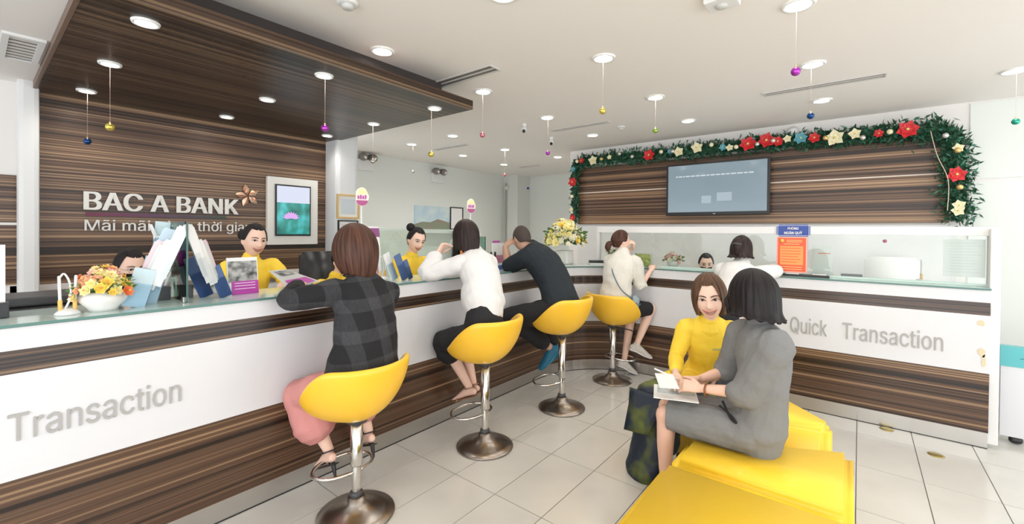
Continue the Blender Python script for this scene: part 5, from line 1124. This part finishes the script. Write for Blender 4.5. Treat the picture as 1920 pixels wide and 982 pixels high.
# --- 7 woman in the grey dress
P = Person('woman in grey dress with dark flicked-out hair seated with her back to the camera', dict(pelvis=(2.585, .405, .545), neck=(2.585, .405, 1.065), head=(2.60, .445, 1.215), shR=(2.50, .325, .99), shL=(2.70, .50, .99), elR=(2.465, .44, .74), wrR=(2.455, .665, .715), elL=(2.735, .58, .76), wrL=(2.60, .70, .72), hipR=(2.51, .42, .525), hipL=(2.66, .45, .525), knR=(2.475, .85, .52), knL=(2.60, .88, .52), ankR=(2.52, .86, .09), ankL=(2.64, .90, .09), toeR=(.9, .45, -.05), toeL=(.9, .45, -.05), bow=(-.02, -.03, 0)), .98, SKIN, (.45, .87, -.08), 1.10)
P.skinbody(.005, hands=[('R', (-.08, .9, .05), (.6, .2, -.6), .5), ('L', (-.5, .8, .0), (-.3, -.2, -.9), .5)])
P.cloth('dress', lambda bm: (P.torso(bm, .020, None, False), P.arm(bm, 'R', .020, 1.12, 0, .022, .022), P.arm(bm, 'L', .018, 1.05, 0, .02, .015), [P.leg(bm, S, .022, .84) for S in 'LR'], ringtube(bm, [(2.585, .43, .52), (2.565, .62, .525), (2.545, .765, .53)], [(.19, .115), (.165, .09), (.14, .072)], (1, 0, 0), 20, 3)), GRC, .0065, .016, .10, 3)
hairshell(P.HMx, 1.10, H_BK, P.root, 'flip', .112, .020, .06, .95, .17, 0, gro=.002)
for S in 'LR': P.shoe(S, M_black, M_dark)
bmo('bracelet', T([V((2.456, .628, .716))+V((math.cos(a)*.033, 0, math.sin(a)*.033)) for a in [2*PI*k/14 for k in range(15)]], .005, n=6, sub=1), mat('amber_beads', (.25, .09, .03), .3), P.root, True)
bmo('sash_cord', T([(2.475, .55, .665), (2.42, .50, .61), (2.40, .47, .60), (2.43, .50, .62), (2.46, .56, .645)], .006, n=6), BLK, P.root, True)
bmo('shoulder_seam', T([(2.52, .265, 1.045), (2.445, .30, 1.02), (2.425, .335, .95), (2.44, .345, .87)], .004, n=6), BLK, P.root, True)

# documents between the two seated women
t = thing('document', 'open pale blue brochure lying on the lap between the seated women', 'document', (2.50, .80, .62))
M = Matrix.Translation((2.53, .80, .635)) @ Matrix.Rotation(.35, 4, 'Z') @ Matrix.Rotation(.06, 4, 'Y')
bmo('sheet', B(-.15, .12, -.10, .13, 0, .004, M=M), M_paper, t); bmo('print', B(-.05, .11, -.09, .11, .004, .005, M=M), mat('blue_grey_print', (.32, .45, .52), .5, vary=(18, (.70, .76, .78))), t)
t = solo('leaflet', B(-.11, .07, -.05, .05, 0, .003, M=Matrix.Translation((2.42, .83, .735)) @ Matrix.Rotation(.5, 4, 'Z') @ Matrix.Rotation(-.1, 4, 'Y')), M_paper, 'thin white leaflet held above the lap by the seated women', 'leaflet')
pn = thing('pen', 'white pen in the hand of the woman in yellow', 'pen', (2.50, .85, .74)); bmo('barrel', T([(2.53, .80, .715), (2.44, .90, .775)], .0045, n=8, sub=1), M_paper, pn, True); bmo('tip', T([(2.53, .80, .715), (2.535, .794, .711)], [.003, .001], n=8, sub=1), M_dark, pn, True)

# --- staff behind the counter
def staff(label, J, look, smile=True, hs=1.0, skin=SKIN2, top=YCL, hands=(), mask=False, glasses=False, vox=.0065, bun=True, hroll=0, bunp=(0, -.10, .075), legs=True, hair=H_BK, hL=.07):
    P = Person(label, J, .97, skin, look, hs, False, hroll); P.skinbody(vox, hands=list(hands))
    P.cloth('tunic', lambda bm: (P.torso(bm, .014), [P.arm(bm, S, .014, 1.8) for S in 'LR']), top, .008, .010, .07, 3)
    P.cloth('trousers', lambda bm: (ringtube(bm, [P.J['pelvis']-V((0, 0, .06)), P.J['pelvis']+V((0, 0, .06))], [(.17, .12), (.14, .11)], P.hside, 16, 3), [P.leg(bm, S, .02, 1.9) for S in 'LR']), BLK, .011, 0, .1, 2)
    hairshell(P.HMx, hs, hair, P.root, 'tied', hL, .006, hug=.25, gro=.0012)
    if bun:
        bm = bmesh.new(); sphere(bm, P.HMx @ (V(bunp)*hs), .04*hs, 16, (1, .85, .9)); ringtube(bm, [P.HMx @ (V(bunp)+V((.032*math.cos(a), -.008-.02*a/8, .03*math.sin(a)))*1.0*hs) for a in [k*.6 for k in range(14)]], .012*hs, None, 8, 2); bmo('hair_bun', bm, hair, P.root, True)
    face(P.root, P.HMx, hs, smile, glasses, mask)
    P.cloth('collar', lambda bm: ringtube(bm, [P.J['neck']+V((0, 0, -.03)), P.J['neck'].lerp(P.J['head'], .10)], [.075, .056], None, 16, 3), top, .006, 0)
    for S in 'LR': P.shoe(S, M_black, M_dark)
    return P
def stand(x, y, z, f, dx=0):   # legs of a standing person with pelvis at z, facing -y
    return dict(pelvis=(x, y, z), hipR=(x-.09, y, z-.03), hipL=(x+.09, y, z-.03), knR=(x-.09, y-.02, .46), knL=(x+.09, y-.02, .46), ankR=(x-.09, y+.02, .08), ankL=(x+.09, y+.02, .08), toeR=(0, -1, 0), toeL=(0, -1, 0))
J = stand(1.36, 3.78, .84, 0); J.update(neck=(1.385, 3.74, 1.31), head=(1.395, 3.70, 1.462), shR=(1.235, 3.75, 1.25), shL=(1.54, 3.72, 1.25), elR=(1.17, 3.58, 1.02), wrR=(1.22, 3.36, 1.0), elL=(1.60, 3.50, 1.09), wrL=(1.42, 3.26, 1.145))
P = staff('smiling cashier in yellow tunic with hair in a bun behind the purple card', J, (.02, -1, -.08), True, 1.06, hands=[('L', (-.45, -.85, .25), (.3, 0, -1), .45), ('R', (.2, -.9, -.1), (0, 0, -1), .4)], hroll=-.08, bunp=(.03, -.105, .03))
bmo('breast_emblem', B(1.475, 1.535, 3.605, 3.608, 1.155, 1.163), mat('badge_dark', (.12, .10, .02), .4), P.root)
J = stand(2.74, 3.62, .86, 0); J.update(neck=(2.735, 3.46, 1.285), head=(2.745, 3.40, 1.455), shR=(2.585, 3.47, 1.225), shL=(2.88, 3.42, 1.225), elR=(2.53, 3.28, 1.02), wrR=(2.66, 3.06, 1.12), elL=(2.93, 3.22, 1.02), wrL=(2.78, 3.06, 1.12))
P = staff('laughing cashier in yellow tunic with top knot leaning over the counter', J, (-.22, -.95, -.25), True, 1.03, hands=[('L', (-.5, -.8, .1), (0, 0, -1), .5), ('R', (.4, -.85, .15), (.1, 0, -1), .5)], hroll=-.16, bunp=(.045, -.075, .10))
bmo('breast_emblem', B(2.80, 2.86, 3.295, 3.30, 1.165, 1.175), mat('badge_dark', (.12, .10, .02), .4), P.root)
pn = thing('pen', 'white pen held by the laughing cashier', 'pen', (2.74, 2.98, 1.18)); bmo('barrel', T([(2.70, 2.98, 1.215), (2.77, 2.96, 1.175)], .004, n=8, sub=1), M_paper, pn, True); bmo('tip', T([(2.77, 2.96, 1.175), (2.775, 2.958, 1.171)], [.003, .001], n=8, sub=1), M_dark, pn, True)
def sit(x, y, z, dx, dy):
    s_ = V((-dy, dx, 0))*.09; k = V((dx, dy, 0))*.40; p = V((x, y, z)); a = lambda v: (v.x, v.y, v.z)
    return dict(pelvis=a(p), hipL=a(p+s_), hipR=a(p-s_), knL=a(p+s_+k), knR=a(p-s_+k), ankL=a(V((x+s_.x+k.x, y+s_.y+k.y, .09))), ankR=a(V((x-s_.x+k.x, y-s_.y+k.y, .09))), toeL=(dx, dy, 0), toeR=(dx, dy, 0))
J = sit(.67, 4.05, .66, 0, -1); J.update(neck=(.69, 4.0, 1.12), head=(.70, 3.95, 1.275), shR=(.54, 4.02, 1.06), shL=(.84, 4.0, 1.06), elR=(.50, 3.86, .85), wrR=(.58, 3.64, .80), elL=(.88, 3.86, .85), wrL=(.80, 3.64, .80))
P = staff('seated clerk in glasses and dark face mask behind the flower bowl', J, (.2, -.95, -.15), False, 1.04, top=BLK, mask=True, glasses=True, bun=False, hair=H_BK)
J = sit(2.17, 3.83, .67, 0, -1); J.update(neck=(2.12, 3.78, 1.10), head=(2.16, 3.74, 1.26), shR=(1.98, 3.80, 1.04), shL=(2.28, 3.78, 1.04), elR=(1.96, 3.60, .92), wrR=(2.05, 3.40, .92), elL=(2.32, 3.60, .85), wrL=(2.24, 3.40, .82))
P = staff('seated clerk in yellow tunic mostly hidden behind the plaid jacket woman', J, (.1, -.95, -.25), True, 1.0, vox=.008)
J = stand(4.50, 4.75, .86, 0); J.update(neck=(4.52, 4.72, 1.36), head=(4.60, 4.62, 1.56), shR=(4.38, 4.72, 1.30), shL=(4.67, 4.70, 1.30), elR=(4.34, 4.60, 1.05), wrR=(4.40, 4.40, .98), elL=(4.72, 4.60, 1.05), wrL=(4.64, 4.40, .98))
P = staff('clerk with tousled dark hair behind the cubicle screen, only the head in view', J, (-.3, -.9, -.45), False, 1.0, top=WHT, vox=.008, bun=False, hair=H_DK)
J = sit(5.62, 1.42, .58, -1, 0); J.update(neck=(5.48, 1.42, 1.04), head=(5.42, 1.405, 1.19), shL=(5.52, 1.28, .98), shR=(5.52, 1.56, .98), elL=(5.40, 1.22, .80), wrL=(5.2, 1.3, .80), elR=(5.40, 1.62, .80), wrR=(5.2, 1.5, .80))
P = staff('seated clerk in dark face mask seen low behind the cashier window glass', J, (-.93, -.3, -.15), False, 1.0, top=YCL, mask=True, bun=False, vox=.008)
dk = thing('cashier_desk', 'white cashier desk behind the right counter glass', 'desk', (5.2, .8, 0))
bmo('desk_top', B(4.98, 5.32, -.75, 2.4, .72, .75), M_gloss, dk); bmo('desk_panel', B(4.98, 5.0, -.75, 2.4, .02, .72), M_gloss, dk)
# clerk stools (hidden seats)
for x, y, rz, lb in ((.67, 4.08, 0, 'black swivel stool under the masked clerk with glasses'), (5.66, 1.42, 0, 'black swivel stool under the masked clerk behind the glass')):
    t = thing('swivel_stool', lb, 'stool', (x, y, 0)); z = {.67: .54, 5.66: .46}[x]
    bmo('seat', LA([(.01, z-.06), (.17, z-.06), (.18, z-.03), (.17, z), (.01, z)], 24), M_black, t, True, True); bmo('column', T([(0, 0, .06), (0, 0, z-.05)], .025, n=12, sub=1), M_chrome, t, True, True); bmo('foot_plate', LA([(.01, 0), (.2, 0), (.19, .02), (.01, .06)], 24), M_dark, t, True, True)
# leaflet passed over the counter
t = thing('leaflet', 'white and magenta leaflet passed across the counter to the woman in plaid', 'leaflet', (1.33, 2.85, 1.23))
bm = bmesh.new(); q = [bm.verts.new(p_) for p_ in ((1.20, 2.66, 1.190), (1.43, 2.74, 1.215), (1.37, 3.10, 1.275), (1.24, 3.06, 1.275))]; f_ = bm.faces.new(q); bmesh.ops.solidify(bm, geom=[f_], thickness=.003); bmo('sheet', bm, M_paper, t)
bm = bmesh.new(); q = [bm.verts.new(V(p_)+V((0, 0, .004))) for p_ in ((1.225, 2.69, 1.195), (1.40, 2.75, 1.215), (1.39, 2.86, 1.235), (1.245, 2.83, 1.222))]; bm.faces.new(q); bmo('print', bm, P_mag, t)
bm = bmesh.new(); q = [bm.verts.new(V(p_)+V((0, 0, .004))) for p_ in ((1.27, 2.93, 1.243), (1.37, 2.96, 1.252), (1.36, 3.06, 1.270), (1.26, 3.03, 1.264))]; bm.faces.new(q); bmo('print', bm, P_ph, t)
